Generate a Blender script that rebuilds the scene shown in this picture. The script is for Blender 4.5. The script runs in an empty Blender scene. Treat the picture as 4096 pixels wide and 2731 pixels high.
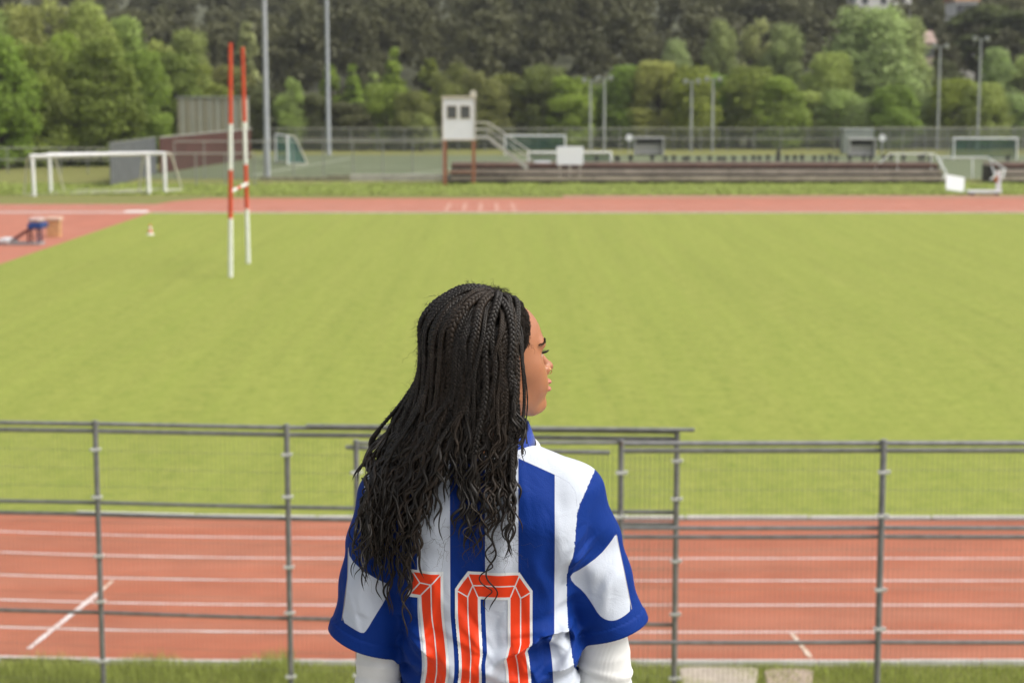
import bpy, math, random
import numpy as np
from mathutils import Vector, Matrix
from mathutils.bvhtree import BVHTree

random.seed(7)
rng = np.random.default_rng(7)
SC = bpy.context.scene
COL = SC.collection

# ------------------------------------------------------------------ camera, sky, sun, exposure
FPX, PITCH, CAMH = 7242.0, 0.13819, 6.86          # focal length in 4096-wide pixels, downward tilt, eye height (m)
cam_d = bpy.data.cameras.new('camera')
cam = bpy.data.objects.new('camera', cam_d)
COL.objects.link(cam)
cam.location = (0, 0, CAMH)
cam.rotation_euler = (math.pi / 2 - PITCH, 0, 0)
cam_d.sensor_width = 36.0
cam_d.sensor_fit = 'HORIZONTAL'
cam_d.lens = FPX / 4096 * 36
cam_d.clip_start = 0.1
cam_d.clip_end = 3000
cam_d.dof.use_dof = True
cam_d.dof.focus_distance = 3.17
cam_d.dof.aperture_fstop = 6.8
SC.camera = cam

SUN_EL, SUN_AZ = 52.0, 106.0      # degrees; azimuth measured from +Y (view direction) towards +X
world = bpy.data.worlds.new('World')
SC.world = world
world.use_nodes = True
wn, wl = world.node_tree.nodes, world.node_tree.links
wn.clear()
sky = wn.new('ShaderNodeTexSky')
sky.sky_type = 'NISHITA'
sky.sun_disc = False
sky.sun_elevation = math.radians(SUN_EL)
sky.sun_rotation = math.radians(SUN_AZ)
sky.air_density = 1.0
sky.dust_density = 6.0
sky.ozone_density = 1.0
hs = wn.new('ShaderNodeHueSaturation')
hs.inputs['Saturation'].default_value = 0.34      # thin overcast: a whitish sky
bg = wn.new('ShaderNodeBackground')
bg.inputs['Strength'].default_value = 0.15
wo = wn.new('ShaderNodeOutputWorld')
wl.new(sky.outputs[0], hs.inputs['Color'])
wl.new(hs.outputs[0], bg.inputs[0])
wl.new(bg.outputs[0], wo.inputs[0])

sun_d = bpy.data.lights.new('sun', 'SUN')
sun_d.energy = 1.05
sun_d.angle = math.radians(30)
sun_d.color = (1.0, 0.955, 0.88)
sun = bpy.data.objects.new('sun', sun_d)
COL.objects.link(sun)
el, az = math.radians(SUN_EL), math.radians(SUN_AZ)
sdir = Vector((math.sin(az) * math.cos(el), math.cos(az) * math.cos(el), math.sin(el)))
sun.rotation_euler = (-sdir).to_track_quat('-Z', 'Y').to_euler()
sun.location = sdir * 60

vs = SC.view_settings
SC.display_settings.display_device = 'sRGB'
vs.view_transform = 'Standard'
vs.look = 'None'
vs.exposure = 0.49
vs.gamma = 1.0
vs.use_curve_mapping = False
SC.cycles.max_bounces = 6
SC.cycles.transparent_max_bounces = 24
SC.cycles.use_denoising = True

# ------------------------------------------------------------------ survey helpers (photo measurements -> metres)
def at(px, py, Y):
    """world point on the vertical plane at distance Y"""
    u, v = (px - 2048) / FPX, (py - 1365.5) / FPX
    cp, sp = math.cos(PITCH), math.sin(PITCH)
    dy, dz = cp - v * sp, -sp - v * cp
    t = Y / dy
    return Vector((u * t, Y, CAMH + dz * t))
def gp(px, py, z=0.0):
    """world point on the ground at height z"""
    u, v = (px - 2048) / FPX, (py - 1365.5) / FPX
    cp, sp = math.cos(PITCH), math.sin(PITCH)
    dy, dz = cp - v * sp, -sp - v * cp
    t = (z - CAMH) / dz
    return Vector((u * t, dy * t, z))
def zat(py, Y): return at(2048, py, Y).z
def xat(px, Y, z=0.0):
    return (px - 2048) / FPX * (Y * math.cos(PITCH) + (CAMH - z) * math.sin(PITCH))

# ------------------------------------------------------------------ materials
def srgb(r, g, b):
    f = lambda c: (c / 255 / 12.92) if c / 255 <= 0.04045 else ((c / 255 + 0.055) / 1.055) ** 2.4
    return (f(r), f(g), f(b))
MATS = {}
def mat(name, col, rough=0.6, var=0.0, scale=5.0, bump=0.0, bscale=60.0, metal=0.0, spec=0.4, col2=None, detail=5, sheen=0.0, coords='Object'):
    if name in MATS: return MATS[name]
    m = bpy.data.materials.new(name)
    m.use_nodes = True
    n, l = m.node_tree.nodes, m.node_tree.links
    p = n['Principled BSDF']
    p.inputs['Base Color'].default_value = (*col, 1)
    p.inputs['Roughness'].default_value = rough
    p.inputs['Metallic'].default_value = metal
    p.inputs['Specular IOR Level'].default_value = spec
    if sheen: p.inputs['Sheen Weight'].default_value = sheen
    tc = n.new('ShaderNodeTexCoord')
    if var or col2:
        tx = n.new('ShaderNodeTexNoise'); tx.inputs['Scale'].default_value = scale; tx.inputs['Detail'].default_value = detail
        tx.inputs['Roughness'].default_value = 0.62
        l.new(tc.outputs[coords], tx.inputs['Vector'])
        mr = n.new('ShaderNodeMapRange'); mr.inputs[1].default_value = 0.33; mr.inputs[2].default_value = 0.67
        l.new(tx.outputs['Fac'], mr.inputs[0])
        mx = n.new('ShaderNodeMix'); mx.data_type = 'RGBA'
        c2 = col2 if col2 else tuple(c * (1 + var) for c in col)
        c1 = col if col2 else tuple(c * (1 - var) for c in col)
        mx.inputs[6].default_value = (*c1, 1); mx.inputs[7].default_value = (*c2, 1)
        l.new(mr.outputs[0], mx.inputs[0]); l.new(mx.outputs[2], p.inputs['Base Color'])
    if bump:
        tb = n.new('ShaderNodeTexNoise'); tb.inputs['Scale'].default_value = bscale; tb.inputs['Detail'].default_value = 4
        l.new(tc.outputs[coords], tb.inputs['Vector'])
        bp = n.new('ShaderNodeBump'); bp.inputs['Strength'].default_value = bump; bp.inputs['Distance'].default_value = 0.02
        l.new(tb.outputs['Fac'], bp.inputs['Height']); l.new(bp.outputs[0], p.inputs['Normal'])
    MATS[name] = m
    return m
def nodes_of(m): return m.node_tree.nodes, m.node_tree.links, m.node_tree.nodes['Principled BSDF']

# ------------------------------------------------------------------ mesh helpers
class MB:
    def __init__(s): s.v = []; s.f = []
    def add(s, vs, fs):
        b = len(s.v); s.v += [tuple(v) for v in vs]; s.f += [tuple(b + i for i in f) for f in fs]; return s
    def box(s, lo, hi, M=None):
        x0, y0, z0 = lo; x1, y1, z1 = hi
        vs = [Vector(c) for c in ((x0,y0,z0),(x1,y0,z0),(x1,y1,z0),(x0,y1,z0),(x0,y0,z1),(x1,y0,z1),(x1,y1,z1),(x0,y1,z1))]
        if M is not None: vs = [M @ v for v in vs]
        return s.add(vs, [(0,3,2,1),(4,5,6,7),(0,1,5,4),(1,2,6,5),(2,3,7,6),(3,0,4,7)])
    def bar(s, a, b, w, h=None, up=(0,0,1)):
        """rectangular bar from a to b"""
        a, b = Vector(a), Vector(b); h = h or w
        t = (b - a).normalized(); u = Vector(up)
        if abs(t.dot(u)) > 0.98: u = Vector((1, 0, 0))
        r = t.cross(u).normalized(); u = r.cross(t).normalized()
        vs = [p + r * sx * w / 2 + u * sy * h / 2 for p in (a, b) for sx, sy in ((-1,-1),(1,-1),(1,1),(-1,1))]
        return s.add(vs, [(3,2,1,0),(4,5,6,7),(0,1,5,4),(1,2,6,5),(2,3,7,6),(3,0,4,7)])
    def tube(s, pts, rad, n=10, caps=True):
        pts = [Vector(p) for p in pts]
        rads = rad if isinstance(rad, (list, tuple)) else [rad] * len(pts)
        rings = []; ref = None
        for i, p in enumerate(pts):
            t = (pts[min(i + 1, len(pts) - 1)] - pts[max(i - 1, 0)]).normalized()
            if ref is None:
                ref = Vector((0, 0, 1)) if abs(t.z) < 0.9 else Vector((1, 0, 0))
            r = (ref - t * ref.dot(t)).normalized(); ref = r
            q = t.cross(r)
            rings.append([p + (r * math.cos(2*math.pi*k/n) + q * math.sin(2*math.pi*k/n)) * rads[i] for k in range(n)])
        b = len(s.v)
        for rg in rings: s.v += [tuple(v) for v in rg]
        for i in range(len(rings) - 1):
            for k in range(n):
                s.f.append((b+i*n+k, b+i*n+(k+1)%n, b+(i+1)*n+(k+1)%n, b+(i+1)*n+k))
        if caps:
            s.f.append(tuple(b + k for k in range(n))[::-1])
            s.f.append(tuple(b + (len(rings)-1)*n + k for k in range(n)))
        return s
    def prism(s, poly, z0, z1):
        n = len(poly)
        vs = [(x, y, z0) for x, y in poly] + [(x, y, z1) for x, y in poly]
        return s.add(vs, [tuple(range(n))[::-1], tuple(range(n, 2*n))] + [(i, (i+1)%n, n+(i+1)%n, n+i) for i in range(n)])
    def sphere(s, c, r, nu=14, nv=8, sc=(1,1,1)):
        c = Vector(c); b = len(s.v)
        for j in range(nv + 1):
            th = math.pi * j / nv
            for i in range(nu):
                ph = 2 * math.pi * i / nu
                s.v.append((c.x + r*sc[0]*math.sin(th)*math.cos(ph), c.y + r*sc[1]*math.sin(th)*math.sin(ph), c.z + r*sc[2]*math.cos(th)))
        for j in range(nv):
            for i in range(nu):
                s.f.append((b+j*nu+i, b+(j+1)*nu+i, b+(j+1)*nu+(i+1)%nu, b+j*nu+(i+1)%nu))
        return s
    def build(s, name, m, parent=None, smooth=False, bevel=0.0):
        me = bpy.data.meshes.new(name)
        me.from_pydata(s.v, [], s.f)
        me.validate()
        return link(name, me, m, parent, smooth, bevel)
def link(name, me, m, parent=None, smooth=False, bevel=0.0):
    o = bpy.data.objects.new(name, me)
    COL.objects.link(o)
    if m is not None and not me.materials: me.materials.append(m)
    if parent is not None: o.parent = parent
    if smooth:
        me.polygons.foreach_set('use_smooth', [True] * len(me.polygons))
        if smooth == 'auto':
            try: me.set_sharp_from_angle(angle=math.radians(40))
            except Exception: pass
    if bevel:
        b = o.modifiers.new('bevel', 'BEVEL'); b.width = bevel; b.segments = 2; b.limit_method = 'ANGLE'
    return o
def mesh_np(name, V, F, m, parent=None, smooth=False):
    me = bpy.data.meshes.new(name)
    V = np.ascontiguousarray(V, dtype=np.float32); F = np.ascontiguousarray(F, dtype=np.int32)
    k = F.shape[1]
    me.vertices.add(len(V)); me.vertices.foreach_set('co', V.ravel())
    me.loops.add(F.size); me.loops.foreach_set('vertex_index', F.ravel())
    me.polygons.add(len(F)); me.polygons.foreach_set('loop_start', np.arange(0, F.size, k, dtype=np.int32))
    me.update(calc_edges=True)
    return link(name, me, m, parent, smooth)
def tag(o, label=None, cat=None, group=None, kind=None):
    if label: o['label'] = label
    if cat: o['category'] = cat
    if group: o['group'] = group
    if kind: o['kind'] = kind
    return o
def empty(name, loc, label, cat, group=None, rz=0.0):
    o = bpy.data.objects.new(name, None)
    COL.objects.link(o); o.location = loc; o.rotation_euler = (0, 0, rz)
    o.empty_display_size = 0.2
    return tag(o, label, cat, group)
def copy_tree(o, parent=None):
    c = o.copy(); COL.objects.link(c); c.parent = parent
    for ch in list(o.children): copy_tree(ch, c)
    return c
def sheet(name, poly, z, m, kind='structure', parent=None):
    me = bpy.data.meshes.new(name)
    me.from_pydata([(x, y, z) for x, y in poly], [], [tuple(range(len(poly)))])
    o = link(name, me, m, parent)
    if kind: o['kind'] = kind
    return o
# ================================================================== the setting
D0 = 21.15                       # outer edge of the near track
LANE = 1.22
DIN = D0 + 6 * LANE              # inner edge of the near track
BX, BY = -2.3, DIN + 36.5        # where the bend of the track starts, and its centre
DFAR = 101.5

def grass_mat(name, c1, c2, c3, stripes=0.0, ms=0.35, fine=9.0):
    m = bpy.data.materials.new(name); m.use_nodes = True
    n, l, p = nodes_of(m)
    p.inputs['Roughness'].default_value = 0.85; p.inputs['Specular IOR Level'].default_value = 0.15
    g = n.new('ShaderNodeNewGeometry')
    def noise(scale, det=4, stretch=None):
        t = n.new('ShaderNodeTexNoise'); t.inputs['Scale'].default_value = scale; t.inputs['Detail'].default_value = det
        t.inputs['Roughness'].default_value = 0.65
        if stretch:
            mp = n.new('ShaderNodeMapping'); mp.inputs['Scale'].default_value = stretch
            l.new(g.outputs['Position'], mp.inputs[0]); l.new(mp.outputs[0], t.inputs['Vector'])
        else: l.new(g.outputs['Position'], t.inputs['Vector'])
        r = n.new('ShaderNodeMapRange'); r.inputs[1].default_value = 0.32; r.inputs[2].default_value = 0.68
        l.new(t.outputs['Fac'], r.inputs[0]); return r.outputs[0]
    def mix(f, a, b):
        x = n.new('ShaderNodeMix'); x.data_type = 'RGBA'
        if isinstance(f, float): x.inputs[0].default_value = f
        else: l.new(f, x.inputs[0])
        for i, q in ((6, a), (7, b)):
            if isinstance(q, tuple): x.inputs[i].default_value = (*q, 1)
            else: l.new(q, x.inputs[i])
        return x.outputs[2]
    def mul(f, k):
        x = n.new('ShaderNodeMath'); x.operation = 'MULTIPLY'; l.new(f, x.inputs[0]); x.inputs[1].default_value = k; return x.outputs[0]
    big = noise(ms, 5)
    c = mix(big, c1, c2)
    c = mix(mul(noise(ms * .22, 4), 0.45), c, tuple(v * .80 for v in c1))
    c = mix(mul(noise(1.4, 6), 0.55), c, c3)
    c = mix(mul(noise(fine, 5), 0.35), c, tuple(v * 0.55 for v in c1))
    pt = noise(3.6, 6, (0.75, 1.0, 1))
    c = mix(mul(pt, 0.55), c, tuple(v * 0.66 for v in c1))
    c = mix(mul(noise(8.5, 4), 0.65), c, tuple(v * 0.60 for v in c1))
    c = mix(mul(noise(6.3, 4), 0.55), c, tuple(min(1, v * 1.35) for v in c3))
    c = mix(mul(noise(2.1, 5), 0.60), c, tuple(min(1, v * 1.22) for v in c3))
    if stripes:
        w = n.new('ShaderNodeTexWave'); w.inputs['Scale'].default_value = 0.105; w.inputs['Distortion'].default_value = 1.6
        w.inputs['Detail'].default_value = 3; w.inputs['Detail Scale'].default_value = 0.6
        l.new(g.outputs['Position'], w.inputs['Vector'])
        c = mix(mul(w.outputs['Fac'], stripes * .4), c, tuple(v * 0.72 for v in c1))
        st = noise(0.8, 5, (1.6, 0.05, 1))
        c = mix(mul(noise(1.1, 5, (1.9, 0.06, 1)), stripes * 1.2), c, tuple(v * 0.70 for v in c1))
        c = mix(mul(st, stripes * 1.3), c, tuple(min(1, v * 1.25) for v in c2))
    l.new(c, p.inputs['Base Color'])
    tb = n.new('ShaderNodeTexNoise'); tb.inputs['Scale'].default_value = 28; tb.inputs['Detail'].default_value = 5
    l.new(g.outputs['Position'], tb.inputs['Vector'])
    bp = n.new('ShaderNodeBump'); bp.inputs['Strength'].default_value = 0.6; bp.inputs['Distance'].default_value = 0.04
    l.new(tb.outputs['Fac'], bp.inputs['Height']); l.new(bp.outputs[0], p.inputs['Normal'])
    return m
M_FIELD = grass_mat('field_grass', (0.166, 0.242, 0.030), (0.232, 0.284, 0.047), (0.290, 0.292, 0.070), stripes=0.18)
M_VERGE = grass_mat('verge_turf', (0.150, 0.205, 0.034), (0.250, 0.262, 0.070), (0.200, 0.180, 0.070), ms=0.6)

def track_mat(name, c, worn):
    m = mat(name, c, 0.8, var=0.10, scale=0.7, bump=0.25, bscale=180, spec=0.25, coords='Object')
    n, l, p = nodes_of(m)
    src = p.inputs['Base Color'].links[0].from_socket
    g = n.new('ShaderNodeNewGeometry')
    mp = n.new('ShaderNodeMapping'); mp.inputs['Scale'].default_value = (0.16, 1.1, 1)
    t = n.new('ShaderNodeTexNoise'); t.inputs['Scale'].default_value = 1.0; t.inputs['Detail'].default_value = 7; t.inputs['Roughness'].default_value = 0.7
    l.new(g.outputs['Position'], mp.inputs[0]); l.new(mp.outputs[0], t.inputs['Vector'])
    r = n.new('ShaderNodeMapRange'); r.inputs[1].default_value = 0.42; r.inputs[2].default_value = 0.75; r.inputs[4].default_value = 0.55
    l.new(t.outputs['Fac'], r.inputs[0])
    x = n.new('ShaderNodeMix'); x.data_type = 'RGBA'; x.inputs[7].default_value = (*worn, 1)
    l.new(r.outputs[0], x.inputs[0]); l.new(src, x.inputs[6]); l.new(x.outputs[2], p.inputs['Base Color'])
    s1 = n.new('ShaderNodeTexNoise'); s1.inputs['Scale'].default_value = 0.9; s1.inputs['Detail'].default_value = 8; s1.inputs['Roughness'].default_value = .75; s1.inputs['Distortion'].default_value = .6
    mp2 = n.new('ShaderNodeMapping'); mp2.inputs['Scale'].default_value = (0.45, 1.3, 1); mp2.inputs['Location'].default_value = (3.1, 7.7, 0)
    l.new(g.outputs['Position'], mp2.inputs[0]); l.new(mp2.outputs[0], s1.inputs['Vector'])
    r2 = n.new('ShaderNodeMapRange'); r2.inputs[1].default_value = 0.44; r2.inputs[2].default_value = 0.74; r2.inputs[4].default_value = 0.55
    l.new(s1.outputs['Fac'], r2.inputs[0])
    x2 = n.new('ShaderNodeMix'); x2.data_type = 'RGBA'; x2.inputs[7].default_value = (*[v * .62 for v in c], 1)
    l.new(r2.outputs[0], x2.inputs[0]); l.new(x.outputs[2], x2.inputs[6]); l.new(x2.outputs[2], p.inputs['Base Color'])
    return m
M_TRACK = track_mat('track_rubber', (0.39, 0.126, 0.070), (0.43, 0.21, 0.14))
M_DRED = track_mat('far_track_rubber', (0.42, 0.150, 0.095), (0.46, 0.24, 0.17))
M_LINE = mat('worn_white_line', (0.62, 0.50, 0.46), 0.7, scale=3.0, col2=(0.74, 0.70, 0.68))
M_CONC = mat('concrete', (0.36, 0.34, 0.31), 0.85, var=0.18, scale=2.2, bump=0.3, bscale=40)
M_CURB = mat('pale_kerb', (0.60, 0.59, 0.56), 0.8, var=0.12, scale=3, bump=0.2)

ground = sheet('ground', [(-900, -60), (900, -60), (900, 1500), (-900, 1500)], -0.02, M_VERGE)
field = sheet('playing_field', [(-20.3, 60)] + [(BX - 36.5 * math.sin(t), BY - 36.5 * math.cos(t)) for t in np.linspace(0.49, 0, 24)] +
              [(70, DIN), (70, DFAR), (-20.3, DFAR)], 0.004, M_FIELD)

def arc_line(off, n=30, xr=60.0, amax=0.55):
    """plan polyline of a lane edge lying off metres outside the inner edge, from the far left bend to the right"""
    R = 36.5 + off
    pts = [(BX - R * math.sin(t), BY - R * math.cos(t)) for t in np.linspace(amax, 0, n)]
    return pts + [(x, BY - R) for x in np.linspace(BX, xr, 14)[1:]]
def strip(a, b, z, mb):
    n = len(a)
    vs = [(x, y, z) for x, y in a] + [(x, y, z) for x, y in b]
    mb.add(vs, [(i, n + i, n + i + 1, i + 1)[::-1] for i in range(n - 1)]); return mb
track = strip(arc_line(0.0), arc_line(6 * LANE), 0.008, MB()).build('running_track', M_TRACK)
tag(track, kind='structure')
for k in range(1, 6):
    strip(arc_line(k * LANE - 0.028), arc_line(k * LANE + 0.028), 0.012, MB()).build('lane_line', M_LINE, track)
strip(arc_line(6 * LANE - 0.075), arc_line(6 * LANE - 0.005), 0.012, MB()).build('lane_line', M_LINE, track)
# diagonal markings across the lanes
def mark(points, w0, w1, name, m, parent, z=0.0155):
    mb = MB(); L_, R_ = [], []
    for i, p in enumerate(points):
        a = points[max(i-1, 0)]; b = points[min(i+1, len(points)-1)]
        t = Vector((b.x-a.x, b.y-a.y, 0)).normalized(); q = Vector((-t.y, t.x, 0))
        w = (w0 + (w1 - w0) * i / (len(points) - 1)) * random.uniform(0.75, 1.15)
        L_.append((p.x + q.x*w/2, p.y + q.y*w/2)); R_.append((p.x - q.x*w/2, p.y - q.y*w/2))
    return strip(L_, R_, z, mb).build(name, m, parent)
M_LINE2 = mat('faded_beige_line', (0.58, 0.42, 0.30), 0.75, scale=5, col2=(0.66, 0.56, 0.46))
mark([gp(115 + 290 * t, 2592 - 232 * t, 0.0155) for t in np.linspace(0, 1, 12)], 0.07, 0.105, 'painted_mark', M_LINE, track)
mark([gp(392 + 60 * t, 2372 - 52 * t, 0.0155) for t in np.linspace(0, 1, 4)], 0.06, 0.05, 'painted_mark', M_LINE2, track)
mark([gp(3168 + 75 * t, 2532 + 95 * t, 0.0155) for t in np.linspace(0, 1, 6)], 0.05, 0.06, 'painted_mark', M_LINE2, track)

# kerbs: raised pale lengths along the inner edge, low edging along the outer
kerb = bpy.data.objects.new('track_kerb', None); COL.objects.link(kerb); kerb['kind'] = 'structure'
xs = list(np.arange(-7.1, 46, 1.98))
def inner_pt(x, off=0.0):
    R = 36.5 + off
    return (x, BY - R) if x > BX else (x, BY - math.sqrt(R * R - (BX - x) ** 2))
for i in range(len(xs)):
    a, b = xs[i] + 0.012, xs[i] + 1.968
    pa, pb, qa, qb = inner_pt(a, -0.005), inner_pt(b, -0.005), inner_pt(a, -0.075), inner_pt(b, -0.075)
    dz = random.uniform(-0.004, 0.004)
    MB().prism([pa, pb, qb, qa], 0.0, 0.062 + dz).build('kerb_stone', M_CURB, kerb, bevel=0.008)
    strip([(a - .02, inner_pt(a, .005)[1]), (b + .02, inner_pt(b, .005)[1])], [(a - .02, inner_pt(a, .075)[1]), (b + .02, inner_pt(b, .075)[1])], 0.0125, MB()).build('gutter', mat('gutter_dirt', (0.085, 0.05, 0.035), 0.9, var=.3, scale=4), kerb)
mbk = strip(arc_line(0.0), arc_line(-0.10), 0.010, MB()).build('drain_channel', mat('gutter_dirt', (0.085, 0.05, 0.035), 0.9, var=.3, scale=4), kerb)
xo = np.arange(-8.2, 11, 0.99)
for x in xo:
    if x < -3.2 and random.random() < .45: continue
    a, b = x + .008, x + .982
    MB().prism([(a, inner_pt(a, 6*LANE + .005)[1]), (b, inner_pt(b, 6*LANE+.005)[1]), (b, inner_pt(b, 6*LANE + .055)[1]), (a, inner_pt(a, 6*LANE + .055)[1])][::-1], -0.02, 0.045 + random.uniform(-.012, .008)).build('edging_stone', M_CURB, kerb, bevel=0.006)

# paving slabs in the verge
def slab(px0, px1, py0, py1):
    a = gp(px0, py1, 0.02); b = gp(px1, py1, 0.02); c = gp(px1 + 10, py0, 0.02); d = gp(px0 + 10, py0, 0.02)
    poly = [(a.x+.05, a.y-.3), (b.x-.06, b.y-.3), (c.x, c.y-.06), (c.x-.10, c.y), (d.x+.10, d.y+.01), (d.x, d.y-.06)]
    return MB().prism(poly, -0.03, 0.03)
M_SLAB = mat('worn_slab', (0.42, 0.36, 0.29), 0.85, var=0.15, scale=6, bump=0.3)
tag(slab(2705, 3020, 2668, 2760).build('paving_slab', M_SLAB, bevel=.01), 'pale wide paving slab sunk in the grass nearest the woman', 'paving slab', 'paving slabs in the verge')
tag(slab(3045, 3240, 2676, 2760).build('paving_slab', mat('worn_slab_pink', (0.40, 0.31, 0.25), 0.85, var=0.15, scale=6, bump=0.3), bevel=.01), 'narrower pinkish paving slab in the grass, right of the wider slab', 'paving slab', 'paving slabs in the verge')

# far track with its aprons
far = bpy.data.objects.new('far_running_track', None); COL.objects.link(far); far['kind'] = 'structure'
xl = -60
sheet('track_surface', [(xl, DFAR), (62, DFAR), (62, 109.4), (xl, 109.4)], 0.006, M_DRED, None, far)
sheet('track_apron', [(-21.5, 109.4), (62, 109.4), (62, 115.2), (-19.3, 115.2), (-21.0, 112)], 0.006, M_DRED, None, far)
M_APRON = track_mat('old_apron_rubber', (0.37, 0.19, 0.125), (0.34, 0.26, 0.16))
sheet('old_apron', [(xat(2255, 116), 115.2), (62, 115.2), (62, 118.6), (xat(2250, 118), 118.6)], 0.0065, M_APRON, None, far)
sheet('throwing_area', [(-60, 40), (-20.3, 40), (-20.3, DFAR), (-60, DFAR)], 0.005, M_DRED, None, far)
for k, (w, dd) in enumerate(((.34, DFAR + .03), (.06, DFAR + 1.3), (.05, DFAR + 2.5), (.05, DFAR + 3.7), (.05, DFAR + 5.0), (.05, DFAR + 6.2), (.06, 109.2))):
    sheet('lane_line', [(xl, dd), (62, dd), (62, dd + w), (xl, dd + w)], 0.011, M_LINE, None, far)
for px in (1790, 1858, 1924, 1990, 2058):       # short start marks
    a = xat(px, 106); 
    sheet('start_mark', [(a - .10, 103), (a + .12, 103), (a - .05 + (2048 - px) * .0006, 110.5), (a - .25 + (2048 - px) * .0006, 110.5)], 0.0155, mat('faded_start_mark', (0.50, 0.27, 0.20), 0.8, var=.08), None, far)
MB().box((xat(500, 102.3), 101.9, .015), (xat(588, 102.3), 102.9, .05)).build('takeoff_board', mat('white_board', (.8, .78, .74), .6, var=.05), far)
sheet('white_edge', [(-60, DFAR + .45), (-21, DFAR + .45), (-21, DFAR + 1.15), (-60, DFAR + 1.15)], 0.0145, mat('pale_edge_band', (.50,.36,.31), .8, var=.12), None, far)
sheet('apron_seam', [(xat(2255,115.3), 115.0), (62, 115.0), (62, 115.45), (xat(2255,115.3), 115.45)], 0.0145, mat('mossy_seam', (.22,.17,.09), .9, var=.3), None, far)
fk = bpy.data.objects.new('far_kerb', None); COL.objects.link(fk); fk['kind'] = 'structure'
for x in np.arange(-20.2, 60, 4.0):
    MB().box((x + .02, DFAR - .12, 0), (x + 3.96, DFAR - .02, 0.06)).build('kerb_stone', M_CURB, fk)

# hard court beyond the verge
M_COURT = mat('green_hard_court', (0.108, 0.132, 0.062), 0.85, scale=0.35, col2=(0.132, 0.152, 0.078), bump=.1)
court = sheet('hard_court', [(-31, 141), (75, 141), (75, 192), (-26.5, 192)], 0.002, M_COURT)
M_CL = mat('court_line', (0.50, 0.52, 0.42), 0.8, var=.1)
for i, (a, b) in enumerate((((1010, 700), (1400, 634)), ((1560, 705), (2240, 628)), ((1000, 712), (4090, 712)), ((1300, 668), (1700, 668)))):
    A, B = gp(*a), gp(*b); t = (B - A).normalized(); q = Vector((-t.y, t.x, 0)) * .12
    sheet('court_line', [(A.x+q.x, A.y+q.y), (A.x-q.x, A.y-q.y), (B.x-q.x, B.y-q.y), (B.x+q.x, B.y+q.y)], 0.007, M_CL, None, court)

# hill behind the ground
def hill_z(x, y):
    s = max(0.0, y - 214.0)
    return 0.105 * s * min(1, s / 40) + 1.8 * math.sin(x * .031 + 1) * min(1, s / 60) + 1.2 * math.sin(x * .011 + y * .02) * min(1, s / 60)
mb = MB(); nx, ny = 60, 40
gx = np.linspace(-420, 420, nx); gy = 210 + (np.linspace(0, 1, ny) ** 1.4) * 700
mb.v = [(x, y, hill_z(x, y) - (0.3 if y < 214 else 0)) for y in gy for x in gx]
mb.f = [(j*nx+i, j*nx+i+1, (j+1)*nx+i+1, (j+1)*nx+i) for j in range(ny-1) for i in range(nx-1)]
tag(mb.build('hillside', mat('forest_floor', (0.062, 0.066, 0.030), 0.95, var=.4, scale=.2), smooth=True), kind='structure')

# the stand the woman and the camera are on: concrete steps going down to the verge
FLOOR = 4.84
stand = bpy.data.objects.new('grandstand_steps', None); COL.objects.link(stand); stand['kind'] = 'structure'
def stepbox(y0, y1, z):
    MB().box((-14, y0, -0.5), (14, y1 - 0.004, z)).build('step', M_CONC, stand, bevel=.012)
stepbox(-6, -.8, FLOOR + .8); stepbox(-.8, 1.55, FLOOR + 0.4); stepbox(1.55, 4.1, FLOOR)
y = 4.1; z = FLOOR - 0.4
while z > 0.1:
    stepbox(y, y + .82, z); y += .82; z -= .4
# ================================================================== barrier fences in front of the track
M_STEEL = mat('galvanised_grey', (0.225, 0.225, 0.22), 0.5, var=0.22, scale=7, metal=0.35, bump=.08, bscale=90)
M_WIRE = mat('mesh_wire', (0.22, 0.22, 0.17), 0.5, metal=0.3, var=.1)
M_CLAMP = mat('white_clamp', (0.66, 0.66, 0.62), 0.5, var=.12, scale=20)
M_RUST = mat('rail_rust', (0.16, 0.09, 0.055), 0.8, var=.4, scale=14)

def wire_panel(parent, a, b, zb, zt, step=0.05):
    """welded wire: uprights and a few cross wires between posts at a and b (plan points)"""
    a, b = Vector(a), Vector(b); n = int((b - a).length / step); mb = MB()
    for i in range(1, n):
        p = a.lerp(b, i / n)
        mb.tube([(p.x, p.y, zb), (p.x + random.uniform(-.004, .004), p.y, zt)], 0.0019, 4, caps=False)
    for z in np.arange(zb + .05, zt, 0.2):
        mb.tube([(a.x, a.y - .005, z), (b.x, b.y - .005, z)], 0.0017, 4, caps=False)
    o = mb.build('wire_panel', M_WIRE, parent); o['kind'] = 'stuff'; return o
def clamp(parent, p, z):
    mb = MB()
    mb.box((p.x - .055, p.y - .046, z - .016), (p.x + .055, p.y - .034, z + .016))
    mb.box((p.x + .035, p.y - .046, z - .012), (p.x + .048, p.y + .03, z + .012))
    mb.box((p.x - .048, p.y - .046, z - .012), (p.x - .035, p.y + .03, z + .012))
    mb.tube([(p.x + .052, p.y - .07, z + .012), (p.x + .052, p.y - .03, z + .012)], 0.013, 8)
    mb.build('clamp', M_CLAMP, parent, bevel=.003)
def post(parent, p, z, r=.031):
    mb = MB().tube([(p.x, p.y, -0.05), (p.x, p.y, z)], r, 12)
    mb.tube([(p.x, p.y, z + .0015), (p.x, p.y, z + .012), (p.x, p.y, z + .02)], [r + .004, r + .004, r * .5], 12)
    return mb.build('post', M_STEEL, parent, smooth='auto')
def rail(parent, a, b, r, sag=0.0, name='rail'):
    a, b = Vector(a), Vector(b)
    pts = [a.lerp(b, t) + Vector((0, 0, -sag * 4 * t * (1 - t))) for t in np.linspace(0, 1, 7)]
    return MB().tube(pts, r, 10).build(name, M_STEEL, parent, smooth='auto')

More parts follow.
